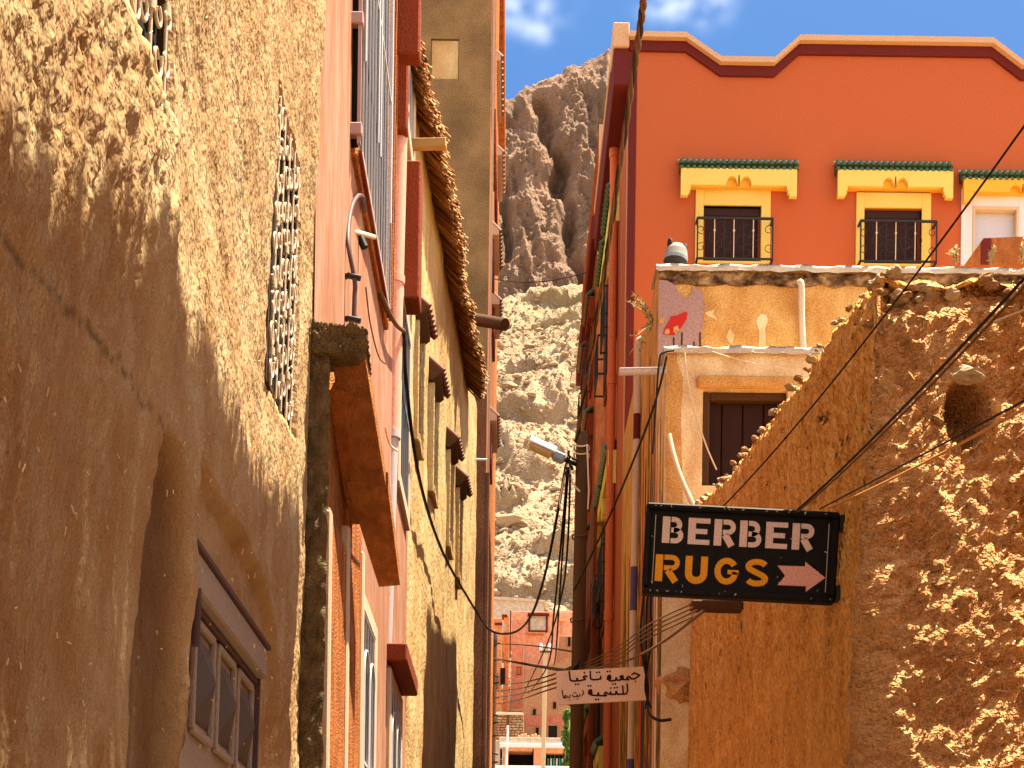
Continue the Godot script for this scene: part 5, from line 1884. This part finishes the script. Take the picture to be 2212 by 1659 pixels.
	for k in 7:
		var x: float = 418 + k * 27 + (8 if k > 3 else 0)
		var b := thing("brick", ["leftmost pink brick on the shop roof edge", "second loose pink brick from the left on the shop roof", "third loose pink brick from the left on the shop roof", "middle brick of the seven loose pink ones on the shop roof", "third loose pink brick from the right on the shop roof", "second loose pink brick from the right on the shop roof", "rightmost loose pink brick on the shop roof edge"][k], "brick", zf(x + 12, 1400, 92.0), "loose bricks on the shop roof")
		fbox("brick_body", b, [x, 1376 - (k % 3) * 8, x + 24, 1398], 92.0, 0.5, M.far_pink, 0.04)
	# vine on the right
	var v := thing("vine", "bright green climbing vine beside the shop, next to the dark utility pole", "vine", zf(850, 1659, 88))
	st = tool()
	for k in 5:
		var pts := []
		for q in 9:
			pts.append(zf(842 + 14 * sin(q * 1.1 + k) + k * 9, 1750 - q * 72 - k * 5, 88 + 0.2 * k))
		tube(st, pts, 0.035, 5)
	obj("stem", st, M.timber, v)
	st = tool()
	for k in 1500:
		var t := pow(rng.randf(), 0.8)
		var wd := 42.0 * (1.0 - 0.55 * t) + 12.0 * sin(t * 14.0)
		var p := zf(852 + 10.0 * sin(t * 6.0) + rng.randfn(0, 1) * wd * 0.55, 1740 - 590 * t, 88 + rng.randf_range(-0.8, 0.8))
		var n := Vector3(rng.randf_range(-1, 1), rng.randf_range(0, 1), rng.randf_range(-0.2, 1)).normalized()
		var ux := n.cross(Vector3.UP).normalized() * rng.randf_range(0.08, 0.17)
		var uy := ux.cross(n).normalized() * rng.randf_range(0.10, 0.2)
		tri(st, p - ux, p + uy * 0.4, p + ux, n)
		tri(st, p - ux, p - uy, p + ux, n)
	obj("leaves", st, M.vine_leaf, v).set_meta("kind", "stuff")

# ---------- BERBER RUGS ----------
func arc(cx: float, cy: float, rx: float, ry: float, a0: float, a1: float, n := 10) -> Array:
	var r := []
	for k in n + 1:
		var a := deg_to_rad(lerpf(a0, a1, float(k) / n))
		r.append(Vector2(cx + cos(a) * rx, cy + sin(a) * ry))
	return r
func letter(ch: String, w: float, h: float, t: float, b: float) -> Array:   # [strokes, width] of a stencil letter in a w by h box; t stem, b other strokes
	var g := t * 1.16
	var m := b * 0.5
	var stem := [[Vector2(t * 0.5, 0), Vector2(t * 0.5, h)], t]
	match ch:
		"B":
			var r1 := (h * 0.5 - m) * 0.5
			return [stem, [[Vector2(g, h - m)] + arc(w - r1 - m * 1.7, h - m - r1, r1, r1, 90, -90) + [Vector2(g, h * 0.5)], b], [[Vector2(w - r1 - m * 1.8, h * 0.5)] + arc(w - r1 - m, h * 0.5 - r1, r1, r1, 88, -90) + [Vector2(g, m)], b]]
		"E":
			return [stem, [[Vector2(t * 0.98, h - m), Vector2(w, h - m)], b], [[Vector2(t * 0.98, h * 0.5), Vector2(w * 0.88, h * 0.5)], b], [[Vector2(t * 0.98, m), Vector2(w, m)], b]]
		"R":
			var r := (h * 0.58 - m * 2.0) * 0.5
			return [stem, [[Vector2(g, h - m)] + arc(w - r - m, h - m - r, r, r, 90, -90) + [Vector2(g, h - m - 2.0 * r)], b], [[Vector2(w * 0.52, h - 2.0 * r - m * 2.0), Vector2(w - t * 0.45, 0)], t * 0.9]]
		"U":
			return [[[Vector2(t * 0.5, h)] + arc(w * 0.5, h * 0.36, w * 0.5 - t * 0.5, h * 0.36 - m, 180, 360, 14) + [Vector2(w - t * 0.5, h)], t * 0.92]]
		"G":
			return [[arc(w * 0.5, h * 0.5, w * 0.5 - t * 0.45, h * 0.5 - m * 1.2, 35, 325, 22) + [Vector2(w - t * 0.45, h * 0.47)], t * 0.8], [[Vector2(w - t * 0.05, h * 0.47), Vector2(w * 0.54, h * 0.47)], b * 0.9]]
		"S":
			return [[arc(w * 0.5, h * 0.73, w * 0.5 - t * 0.45, h * 0.27 - m, 20, 235, 12) + arc(w * 0.5, h * 0.27, w * 0.5 - t * 0.45, h * 0.27 - m, 55, -160, 12), b * 1.15]]
	return []

func rug_sign() -> void:
	var d := 6.2
	var tl := P(1397, 1090, d)
	var tr := P(1812, 1110, d)
	var bl := P(1385, 1285, d)
	var br := P(1800, 1308, d)
	var c := (tl + tr + bl + br) / 4
	var ux := (tr - tl + br - bl).normalized()
	var uy := Vector3.BACK.cross(ux).normalized()
	uy = (uy + (tl - bl).normalized()).normalized()
	var w := tl.distance_to(tr)
	var hh := tl.distance_to(bl)
	var t := Transform3D(Basis(ux, uy, Vector3.BACK), c)
	var s := thing("rug_shop_sign", "black metal sign reading BERBER RUGS with a pink arrow, fixed to the mud wall", "sign", c)
	var st := tool()
	cbox(st, t, Vector3(w - 0.03, hh - 0.03, 0.03), 0.003)
	obj("panel", st, M.sign_black, s)
	for e in [[Vector3(0, hh / 2 - 0.012, 0.006), Vector3(w, 0.026, 0.055)], [Vector3(0, -hh / 2 + 0.012, 0.006), Vector3(w, 0.026, 0.055)], [Vector3(-w / 2 + 0.012, 0, 0.006), Vector3(0.026, hh - 0.054, 0.05)], [Vector3(w / 2 - 0.012, 0, 0.006), Vector3(0.026, hh - 0.054, 0.05)]]:
		st = tool()
		cbox(st, t * at(e[0]), e[1], 0.007)
		obj("frame", st, M.sign_black, s)
	for x in [-w / 2 + 0.04, w / 2 - 0.04]:
		st = tool()
		cbox(st, t * at(Vector3(x, 0, 0.0165)), Vector3(0.0025, hh - 0.09, 0.002))
		obj("scratch_line", st, M.sign_scuff, s)
	var place := func(ch: String, u0: float, u1: float, v0: float, v1: float, m: Material) -> void:
		var lw_ := (u1 - u0) * w
		var lh := (v1 - v0) * hh
		var s2 := tool()
		var tt := t * at(Vector3((u0 - 0.5) * w, (0.5 - v1) * hh, 0.0172))
		for p in letter(ch, lw_, lh, 0.031, 0.0205):
			stroke(s2, p[0], p[1], tt, 0.002, Geometry2D.END_BUTT, Geometry2D.JOIN_MITER)
		obj("letter", s2, m, s)
	for k in [["B", 0.088, 0.198], ["E", 0.222, 0.335], ["R", 0.357, 0.468], ["B", 0.490, 0.603], ["E", 0.625, 0.738], ["R", 0.762, 0.875]]:
		place.call(k[0], k[1], k[2], 0.135, 0.425, M.sign_pink)
	for k in [["R", 0.062, 0.188], ["U", 0.216, 0.335], ["G", 0.368, 0.497], ["S", 0.526, 0.652]]:
		place.call(k[0], k[1], k[2], 0.555, 0.850, M.sign_orange)
	var ap := PackedVector2Array()
	for k in [[0.695, 0.612], [0.838, 0.605], [0.838, 0.555], [0.945, 0.720], [0.848, 0.885], [0.848, 0.823], [0.700, 0.826], [0.737, 0.718]]:
		ap.append(Vector2((k[0] - 0.5) * w, (0.5 - k[1]) * hh))
	st = tool()
	prism(st, ap, t * at(Vector3(0, 0, 0.0172)), 0.002)
	obj("arrow", st, M.sign_rose, s)
	st = tool()
	for k in 46:
		var p := Vector3(rng.randf_range(-0.48, 0.48) * w, rng.randf_range(-0.48, 0.48) * hh, 0.0158)
		if rng.randf() < 0.55:
			p = Vector3(p.x, signf(p.y) * (hh / 2 - 0.012), 0.034)
		cbox(st, t * Transform3D(Basis.from_euler(Vector3(0, 0, rng.randf() * 3)), p), Vector3(rng.randf_range(0.003, 0.012), rng.randf_range(0.001, 0.004), 0.0012))
	obj("chipped_paint", st, M.sign_scuff, s).set_meta("kind", "stuff")
	for y in [0.40, -0.38]:
		st = tool()
		rod(st, t * Vector3(w / 2 - 0.01, y * hh, -0.01), Vector3(1.42, (t * Vector3(0, y * hh, 0)).y, -d - 0.05), 0.025, 0.03, 0.003)
		cbox(st, t * at(Vector3(w / 2 + 0.012, y * hh, 0.0)), Vector3(0.02, 0.06, 0.06), 0.004)
		obj("bracket", st, M.black_iron, s)

# ---------- the small Arabic board ----------
func arabic_sign() -> void:
	var d := 12.3
	var s := thing("association_board", "cream board with two lines of hand-painted Arabic lettering, hung across the alley", "sign", P(1300, 1480, d))
	var tr := func(x: float, y: float) -> Vector2:
		var p := P(1013.9 + 0.25 * x, 1244.3 + 0.25 * y, d)
		return Vector2(p.x, p.y)
	var st := tool()
	var pp := PackedVector2Array([tr.call(750, 822), tr.call(1530, 780), tr.call(1537, 1070), tr.call(762, 1112)])
	prism(st, pp, at(Vector3(0, 0, -d)), 0.02)
	obj("board", st, M.board_cream, s)
	var line := func(pts: Array, wd: float) -> void:
		var q := []
		for k in pts:
			q.append(tr.call(k[0], k[1]))
		var s2 := tool()
		stroke(s2, q, wd, at(Vector3(0, 0, -d + 0.003)), 0.0022, Geometry2D.END_ROUND)
		obj("letter_stroke", s2, M.ink, s)
	var dot := func(x: float, y: float, r := 8.5) -> void:
		var c: Vector2 = tr.call(x, y)
		var poly := PackedVector2Array()
		for k in 8:
			poly.append(c + Vector2(cos(TAU * k / 8), sin(TAU * k / 8)) * r * 0.25 / FOC * d)
		var s2 := tool()
		prism(s2, poly, at(Vector3(0, 0, -d + 0.003)), 0.0022)
		obj("letter_dot", s2, M.ink, s)
	var w1 := 0.0135
	# first line, read from the right
	line.call([[1402, 852], [1428, 838], [1472, 858], [1445, 878], [1425, 890], [1400, 888], [1380, 868], [1358, 882], [1380, 896], [1340, 896], [1318, 892], [1300, 868], [1325, 860], [1330, 884], [1300, 900], [1275, 900], [1268, 876], [1262, 902], [1228, 908], [1215, 906]], w1)
	line.call([[1215, 906], [1192, 890], [1198, 862], [1216, 858], [1222, 884], [1204, 900]], w1)
	dot.call(1192, 826)
	dot.call(1214, 824)
	dot.call(1436, 912, 7.0)
	dot.call(1240, 934)
	dot.call(1262, 932)
	line.call([[1134, 862], [1136, 888], [1100, 896], [1060, 896], [1046, 884], [1044, 820]], w1)
	dot.call(1102, 834)
	dot.call(1124, 832)
	line.call([[1020, 872], [1000, 862], [984, 874], [1004, 892], [960, 904], [938, 906], [930, 880], [926, 906], [892, 908], [872, 900], [862, 822]], w1)
	dot.call(994, 836)
	dot.call(918, 936)
	dot.call(940, 934)
	# second line
	line.call([[1362, 930], [1368, 990], [1356, 1018], [1330, 1022], [1324, 946], [1330, 1020], [1280, 1022], [1268, 994], [1262, 1022], [1226, 1024], [1220, 998], [1214, 1024], [1194, 1016], [1178, 1002], [1164, 1020], [1188, 1034], [1140, 1034], [1120, 1034], [1114, 1006], [1108, 1034], [1060, 1030], [1030, 1016], [1034, 988], [1054, 984], [1058, 1014], [1040, 1026]], w1)
	for k in [[1254, 966], [1276, 964], [1222, 968], [1092, 1066], [1114, 1066], [1028, 950], [1050, 948]]:
		dot.call(k[0], k[1])
	line.call([[980, 986], [986, 1014], [972, 1036]], 0.009)
	line.call([[956, 1018], [952, 1038], [934, 1040], [930, 1024], [926, 1042], [900, 1044], [888, 1026]], 0.009)
	for k in [[934, 1062], [918, 1008], [904, 1010]]:
		dot.call(k[0], k[1], 5.5)
	line.call([[872, 1026], [868, 1046], [848, 1050], [832, 1030], [820, 1046], [836, 1056], [812, 1050], [800, 984]], 0.009)
	dot.call(866, 1070, 5.5)

# ---------- poles, lamp and cables ----------
func cable(label: String, pts: Array, r: float, m: Material, called := "cable") -> void:
	var st := tool()
	tube(st, pts, r, 6)
	single(called, st, m, label, "cable")
func poles_and_cables() -> void:
	# dark wooden utility pole on the right
	var d := 15.8
	var top := P(1258, 938, d)
	var foot := P(1236, 1900, d)
	foot.y = 0.0
	var p := thing("utility_pole", "dark wooden utility pole with wire-bound top carrying a street lamp", "pole", foot)
	var st := tool()
	tube(st, [foot, foot.lerp(top, 0.5), top], 0.082, 14, true, 0.066)
	obj("shaft", st, M.pole_wood, p)
	st = tool()
	tube(st, [top, top + Vector3.UP * 0.03], 0.07, 14, true, 0.03)
	obj("cap", st, M.cable_brown, p)
	for y in [968, 985, 1160, 1340, 1520]:
		st = tool()
		var c := P(lerpf(1257, 1242, (y - 940) / 720.0), y, d)
		var ring := []
		for k in 15:
			ring.append(c + Vector3(cos(TAU * k / 14.0) * 0.08, 0.012 * sin(k * 1.3), sin(TAU * k / 14.0) * 0.08))
		tube(st, ring, 0.009, 5)
		obj("binding", st, M.cable_pale if y < 1000 else M.cable_brown, p)
	st = tool()
	for k in 9:
		var c := P(1228 + 10 * sin(k * 2.3), 985 + k * 5, d - 0.1)
		tube(st, [c, c + Vector3(0.05 * sin(k * 1.7), 0.05 * cos(k * 2.1), 0.03)], 0.014, 6)
	obj("clamp", st, M.black_iron, p)
	st = tool()
	tube(st, [P(1268, 960, d - 0.08), P(1272, 1060, d - 0.08), P(1270, 1100, d - 0.08)], 0.01, 6)
	obj("earth_wire", st, M.cable_pale, p)
	# lamp head
	var l := thing("street_lamp", "small white street lamp head leaning out from the utility pole", "lamp", P(1185, 975, d - 0.2))
	var a := P(1141, 958, d - 0.25)
	var b := P(1196, 983, d - 0.2)
	var c := P(1222, 994, d - 0.12)
	var z := (b - a).normalized()
	var x := Vector3.UP.cross(z).normalized()
	var up := z.cross(x)
	st = tool()
	var prof := PackedVector2Array()   # shell cross-section: domed above
	for k in 11:
		var ang := PI * k / 10.0
		prof.append(Vector2(cos(ang) * 0.085, sin(ang) * 0.075 + 0.012))
	prof.append(Vector2(-0.085, 0.0))
	prof.append(Vector2(0.085, 0.0))
	prism(st, prof, Transform3D(Basis(x, up, -z), a), a.distance_to(b))
	obj("shell", st, M.lamp_shell, l)
	st = tool()
	var gl := PackedVector2Array()
	for k in 9:
		var ang := PI + PI * k / 8.0
		gl.append(Vector2(cos(ang) * 0.07, sin(ang) * 0.05 - 0.002))
	prism(st, gl, Transform3D(Basis(x, up, -z), a + z * 0.02), a.distance_to(b) - 0.05)
	obj("lens", st, M.lamp_glass, l)
	st = tool()
	cbox(st, Transform3D(Basis(x, up, z), b.lerp(c, 0.42)), Vector3(0.09, 0.10, b.distance_to(c) * 0.85), 0.02)
	obj("gear_box", st, M.blue_grey_iron, l)
	st = tool()
	tube(st, [b.lerp(c, 0.7), c, P(1246, 1004, d)], 0.022, 8)
	obj("arm", st, M.black_iron, l)
	# thick twisted service cable from overhead
	var path := curve([P(1397, -60, 8.5), P(1383, 60, 9.6), P(1352, 270, 11.2), P(1310, 560, 13.0), P(1270, 800, 14.8), P(1245, 955, 15.7)], 14)
	var tw := thing("twisted_service_cable", "thick twisted cable coming down from above to the utility pole", "cable", P(1310, 560, 13.0))
	for s in 3:
		var pts := []
		for k in path.size():
			var ang := k * 0.85 + TAU * s / 3.0
			pts.append(path[k] + Vector3(cos(ang), 0.15 * sin(ang), sin(ang)) * 0.013)
		st = tool()
		tube(st, pts, 0.0125, 6)
		obj("strand", st, M.cable_brown if s else M.cable_black, tw)
	# rusty pole in the distance, left
	d = 40.0
	top = P(1066, 1400, d)
	foot = Vector3(top.x - 0.05, ground_y(d), -d)
	p = thing("bundled_pole", "dark pole wrapped in cables at the left side of the alley's end", "pole", foot)
	st = tool()
	tube(st, [foot, top], 0.13, 10, true, 0.10)
	obj("shaft", st, M.dark_timber, p)
	st = tool()
	for k in 24:
		var y := lerpf(foot.y + 2.0, top.y, k / 23.0)
		tube(st, [Vector3(top.x - 0.14, y, -d + 0.12), Vector3(top.x + 0.16, y + 0.12 * sin(k * 2.0), -d + 0.13)], 0.025, 5)
	obj("wrapping", st, M.cable_black, p)
	st = tool()
	lathe(st, [[0.0, 0.5], [0.08, 0.42], [0.11, 0.2], [0.09, 0.0], [0.0, -0.02]], at(top), 10)
	obj("insulator", st, M.black_iron, p)
	# tall concrete pole
	d = 70.0
	top = P(1178, 1395, d)
	foot = Vector3(P(1173, 1659, d).x, ground_y(d), -d)
	p = thing("concrete_pole", "slim pale concrete pole in front of the far pink house", "pole", foot)
	st = tool()
	rod(st, foot, top, 0.20, 0.20, 0.02)
	obj("shaft", st, M.pole_concrete, p)
	st = tool()
	rod(st, top + Vector3(-0.25, -0.3, 0.1), top + Vector3(0.3, -0.3, 0.1), 0.08, 0.08)
	obj("crossarm", st, M.dark_timber, p)
	for k in 2:
		st = tool()
		lathe(st, [[0.0, 0.36], [0.06, 0.32], [0.09, 0.15], [0.05, 0.0]], at(top + Vector3(-0.2 + 0.4 * k, -0.26, 0.1)), 10)
		obj("insulator", st, M.white_paint, p)
	d = 75.0
	top = P(1098, 1545, d)
	p = thing("thin_white_pole", "thin white pole before the stone wall", "pole", Vector3(top.x, ground_y(d), -d))
	st = tool()
	tube(st, [Vector3(P(1095, 1659, d).x - 0.05, ground_y(d), -d), top], 0.055, 8)
	obj("shaft", st, M.white_paint, p)
	st = tool()
	tube(st, [top - Vector3.UP * 0.5, top], 0.09, 8)
	obj("sleeve", st, M.dark_timber, p)
	# cables
	var pole_hi := P(1232, 985, 15.75)
	cable("black cable sagging in a deep loop across the end of the alley", curve([P(872, 715, 12.0), P(878, 830, 12.8), P(905, 1030, 14.0), P(955, 1190, 16.0), P(1022, 1310, 18.5), P(1052, 1356, 20), P(1086, 1369, 20.5), P(1122, 1360, 20), P(1152, 1320, 19), P(1180, 1230, 17.8), P(1206, 1100, 16.4), P(1222, 1010, 15.8), pole_hi], 6), 0.016, M.cable_black)
	cable("twisted brown cable between the conduit hook and the pink downpipe", curve([P(786, 492, 10.6), P(796, 545, 10.7), P(822, 632, 10.6), P(852, 696, 11.3), P(872, 715, 12.0)], 6), 0.018, M.cable_brown)
	cable("thin lead hanging in a loop on the pink wall", curve([P(790, 620, 9.3), P(800, 700, 9.6), P(818, 770, 9.9), P(834, 786, 10.5)], 5), 0.005, M.cable_brown)
	for k in [[1226, 1010, 1213, 1160, 1196, 1330, 1182, 1440, "first of the wires dropping from the lamp, left of the others", 1140, 1500], [1228, 1010, 1218, 1150, 1208, 1300, 1200, 1420, "second wire dropping from the lamp, almost straight down", 1195, 1440], [1232, 1015, 1226, 1180, 1212, 1290, 1178, 1400, "slack wire crossing below the lamp toward the far houses", 1120, 1520]]:
		cable(k[8], curve([P(k[0], k[1], 15.7), P(k[2], k[3], 17.0), P(k[4], k[5], 19.0), P(k[6], k[7], 24.0), P(k[9], k[10], 36.0)], 6), 0.012, M.cable_black)
	cable("pale wire dangling from the lamp bracket", curve([P(1226, 1002, 15.7), P(1215, 1050, 15.7), P(1209, 1085, 15.7), P(1211, 1100, 15.7)], 5), 0.008, M.cable_pale)
	cable("pale wire from the lamp bracket back to the pole", curve([P(1231, 1005, 15.7), P(1236, 1040, 15.7), P(1252, 1062, 15.7)], 5), 0.009, M.cable_pale)
	cable("heavy black bundle from the distant left pole to the cream board", curve([P(1058, 1421, 39.0), P(1110, 1430, 30.0), P(1180, 1442, 20.0), P(1232, 1448, 15.6), P(1250, 1430, 15.5)], 6), 0.022, M.cable_black)
	cable("straight wire above the black bundle", curve([P(1042, 1389, 36.0), P(1140, 1394, 28.0), P(1240, 1408, 15.8)], 6), 0.011, M.cable_black)
	cable("thin wire high across the mountain", sag(P(1056, 600, 24.0), P(1268, 588, 20.0), 0.10), 0.008, M.cable_black)
	for k in 4:
		cable(["uppermost", "second", "third", "lowest"][k] + " of four thin wires fanning left from behind the cream board", curve([P(1236, 1440 + k * 12, 15.9), P(1180, 1462 + k * 10, 24.0), P(1120, 1476 + k * 12, 34.0), P(1062, 1480 + k * 14, 39.0)], 6), 0.012, M.cable_black)
	for k in 4:
		cable(["topmost", "next to topmost", "next to lowest", "bottom"][k] + " of the thin wires sloping from the rug sign down to the pole", curve([P(1490 + k * 8, 1306 + k * 6, 7.6), P(1400 - k * 4, 1350 + k * 12, 10.5), P(1330, 1400 + k * 9, 13.0), P(1252, 1438 + k * 6, 15.7)], 5), 0.005, M.cable_brown)
	cable("thicker brown wire sloping from the mud wall to the pole", curve([P(1520, 1320, 7.4), P(1420, 1394, 10.0), P(1340, 1432, 12.8), P(1250, 1448, 15.7)], 6), 0.009, M.cable_brown)
	cable("black wire from the rain spout down to the pole", curve([P(1440, 770, 11.4), P(1421, 850, 11.5), P(1386, 950, 12.2), P(1330, 1085, 13.6), P(1270, 1215, 15.0), P(1240, 1275, 15.7)], 6), 0.010, M.cable_black)
	cable("black wire bent over the spout", curve([P(1456, 757, 11.42), P(1432, 762, 11.4), P(1424, 780, 11.4), P(1418, 860, 11.4), P(1410, 980, 11.4)], 4), 0.008, M.cable_black)
	cable("slack white string on the ochre porch", curve([z6(395, 705, 11.46), z6(402, 800, 11.46), z6(430, 960, 11.45), z6(475, 1120, 11.45), z6(530, 1280, 11.44), z6(585, 1405, 11.43)], 5), 0.006, M.cable_pale)
	cable("white string slanting across the porch lintel", sag(z6(560, 700, 11.46), z6(1090, 815, 11.46), 0.02, 8), 0.004, M.cable_pale)
	st = tool()
	tube(st, curve([z6(300, 1195, 11.4), z6(322, 1300, 11.38), z6(370, 1450, 11.36), z6(448, 1625, 11.34)], 4), 0.020, 8)
	single("pale_stick", st, M.cable_pale, "pale bent stick leaning on the porch corner above the rug sign", "stick")
	cable("thin dark wire in front of the broken wall, steepest of the wires at right", sag(P(2260, 205, 3.6), P(1560, 1096, 6.25), 0.05, 20), 0.0032, M.cable_black)
	cable("upper strand of the dark pair of wires over the rubble", sag(P(2250, 560, 3.4), P(1722, 1102, 6.2), 0.02, 16), 0.0045, M.cable_black)
	cable("lower brown strand of the pair of wires over the rubble", sag(P(2250, 578, 3.4), P(1718, 1110, 6.2), 0.024, 16), 0.0036, M.cable_brown)
	cable("straight cord with orange light painted on crossing the rubble to the rug sign", sag(P(2250, 862, 3.5), P(1788, 1098, 6.2), 0.012, 12), 0.0042, M.cable_lit_orange)
	cable("dark cord just above the orange-lit one", sag(P(2250, 846, 3.5), P(1770, 1100, 6.2), 0.0, 12), 0.0030, M.cable_black)
	cable("short pale wire joining the dark pair at upper right", sag(P(2250, 655, 3.6), P(2080, 722, 4.2), 0.0, 4), 0.003, M.cable_pale)
	cable("black ring of cable at the foot of the painted corner", curve([P(1398, 1525, 11.0), P(1405, 1545, 10.9), P(1425, 1556, 10.8), P(1450, 1554, 10.8)], 5), 0.012, M.cable_black)
	for k in 3:
		cable(["left", "middle", "right"][k] + " of the tangled black cables beside the cream board", curve([P(1400 + k * 6, 1230, 11.2), P(1388 + k * 9, 1310, 11.2), P(1384 + k * 12, 1380, 11.3), P(1392 + k * 3, 1440, 11.4), P(1400 - k * 3, 1490, 11.6), P(1394 + k * 6, 1530, 11.6)], 5), 0.009, M.cable_black)
	# conduit hook on the pink house
	var m := thing("conduit_hook", "dark bent conduit with two clamps on the pink wall above the mud cap", "conduit", P(765, 600, 9.0))
	st = tool()
	var cd := 8.65
	tube(st, curve([P(764, 700, cd), P(766, 640, cd), P(766, 605, cd), P(752, 520, cd), P(758, 455, cd + 0.2), P(772, 425, cd + 0.4), P(784, 428, cd + 0.6), P(788, 455, cd + 0.8)], 6), 0.014, 10)
	obj("pipe", st, M.mast_metal, m)
	for y in [598, 690]:
		st = tool()
		cbox(st, Transform3D(Basis.from_euler(Vector3(0, 0.2, -0.12)), P(764, y, cd)), Vector3(0.085, 0.022, 0.04), 0.005)
		cbox(st, at(P(749, y - 1, cd) + Vector3(-0.03, 0, 0)), Vector3(0.07, 0.02, 0.04), 0.004)
		obj("clamp", st, M.black_iron, m)
	st = tool()
	tube(st, [P(748, 496, cd + 0.3), P(808, 512, cd + 1.2)], 0.016, 8)
	obj("cross_rod", st, M.cable_pale, m)
	st = tool()
	tube(st, [P(778, 512, cd + 0.7), P(788, 535, cd + 0.7)], 0.024, 8)
	obj("insulator", st, M.black_iron, m)
	st = tool()
	tube(st, curve([P(832, 925, 8.3), P(842, 960, 8.6), P(858, 974, 9.0)], 5), 0.006, 6)
	single("hood_wire", st, M.cable_pale, "short twisted wire hanging at the orange door hood", "wire")

func small_things() -> void:
	# striped jug left on the roof ledge
	var b := P(1457, 578, 12.3)
	var j := thing("striped_jug", "squat grey and white striped jug with two dark lugs on the roof ledge corner", "jug", b)
	var t := Transform3D(Basis.from_euler(Vector3(0, 0.4, -0.12)), b)
	var st := tool()
	lathe(st, [[0.0, 0.005], [0.085, 0.01], [0.098, 0.05]], t, 24)
	obj("base", st, M.jug_dark, j)
	st = tool()
	lathe(st, [[0.098, 0.05], [0.100, 0.075], [0.098, 0.09]], t, 24)
	obj("grey_band", st, M.blue_grey_iron, j)
	st = tool()
	lathe(st, [[0.098, 0.09], [0.09, 0.135], [0.074, 0.165]], t, 24)
	obj("white_band", st, M.jug_white, j)
	st = tool()
	lathe(st, [[0.074, 0.165], [0.058, 0.182], [0.03, 0.190], [0.0, 0.191]], t, 24)
	obj("top", st, M.jug_white, j)
	for s in [-1.0, 1.0]:
		st = tool()
		var pts := []
		for k in 7:
			var a := PI * k / 6.0
			pts.append(t * Vector3(s * (0.062 + 0.012 * sin(a)), 0.165 + 0.05 * sin(a), 0.022 * cos(a)))
		tube(st, pts, 0.013, 8)
		obj("lug", st, M.jug_dark, j)
	# weeds: on the ochre corner and along the ledges
	var weeds := [[P(1410, 700, 12.25), 11, 0.34, -1.0, "leafy weed growing out of the painted corner beside the red house", 1], [P(2140, 572, 12.1), 6, 0.16, 0.3, "dry weed on the ledge under the second dark window", 0], [P(2222 - 14, 570, 12.1), 6, 0.22, 0.2, "dry weed on the ledge in front of the terrace parapet", 0], [P(2065, 571, 12.1), 7, 0.14, -0.4, "small weed on the ledge just left of the window railing end", 0]]
	for w in weeds:
		var v := thing("weed", w[4], "weed", w[0])
		for k in w[1]:
			st = tool()
			var dir := Vector3(w[3] * rng.randf_range(0.1, 0.8) + rng.randf_range(-0.2, 0.2), rng.randf_range(0.5, 1.0) if k % 3 or w[5] == 0 else rng.randf_range(-0.6, 0.2), rng.randf_range(-0.2, 0.3)).normalized()
			var l: float = w[2] * rng.randf_range(0.5, 1.0)
			var a: Vector3 = w[0]
			var mid := a + dir * l * 0.5 + Vector3(0, 0.02, 0)
			var e := a + dir * l + Vector3(w[3] * 0.03, 0.0, 0)
			var pts := curve([a, mid, e], 4)
			tube(st, pts, 0.004, 4, true, 0.0015)
			var s := obj("stem", st, M.dry_leaf, v)
			st = tool()
			for q in 12:
				var c: Vector3 = pts[1 + q % (pts.size() - 1)]
				var n := Vector3(rng.randf_range(-1, 1), rng.randf_range(0.1, 1), rng.randf_range(0, 1)).normalized()
				var ux := n.cross(Vector3.UP).normalized() * 0.016
				var uy := ux.cross(n).normalized() * rng.randf_range(0.025, 0.045)
				tri(st, c - ux * 0.5, c + uy, c + ux, n)
				tri(st, c - ux * 0.5, c + uy * 0.4 - ux, c + uy, n)
			obj("leaves", st, M.leaf if w[5] == 1 else M.dry_leaf, s)
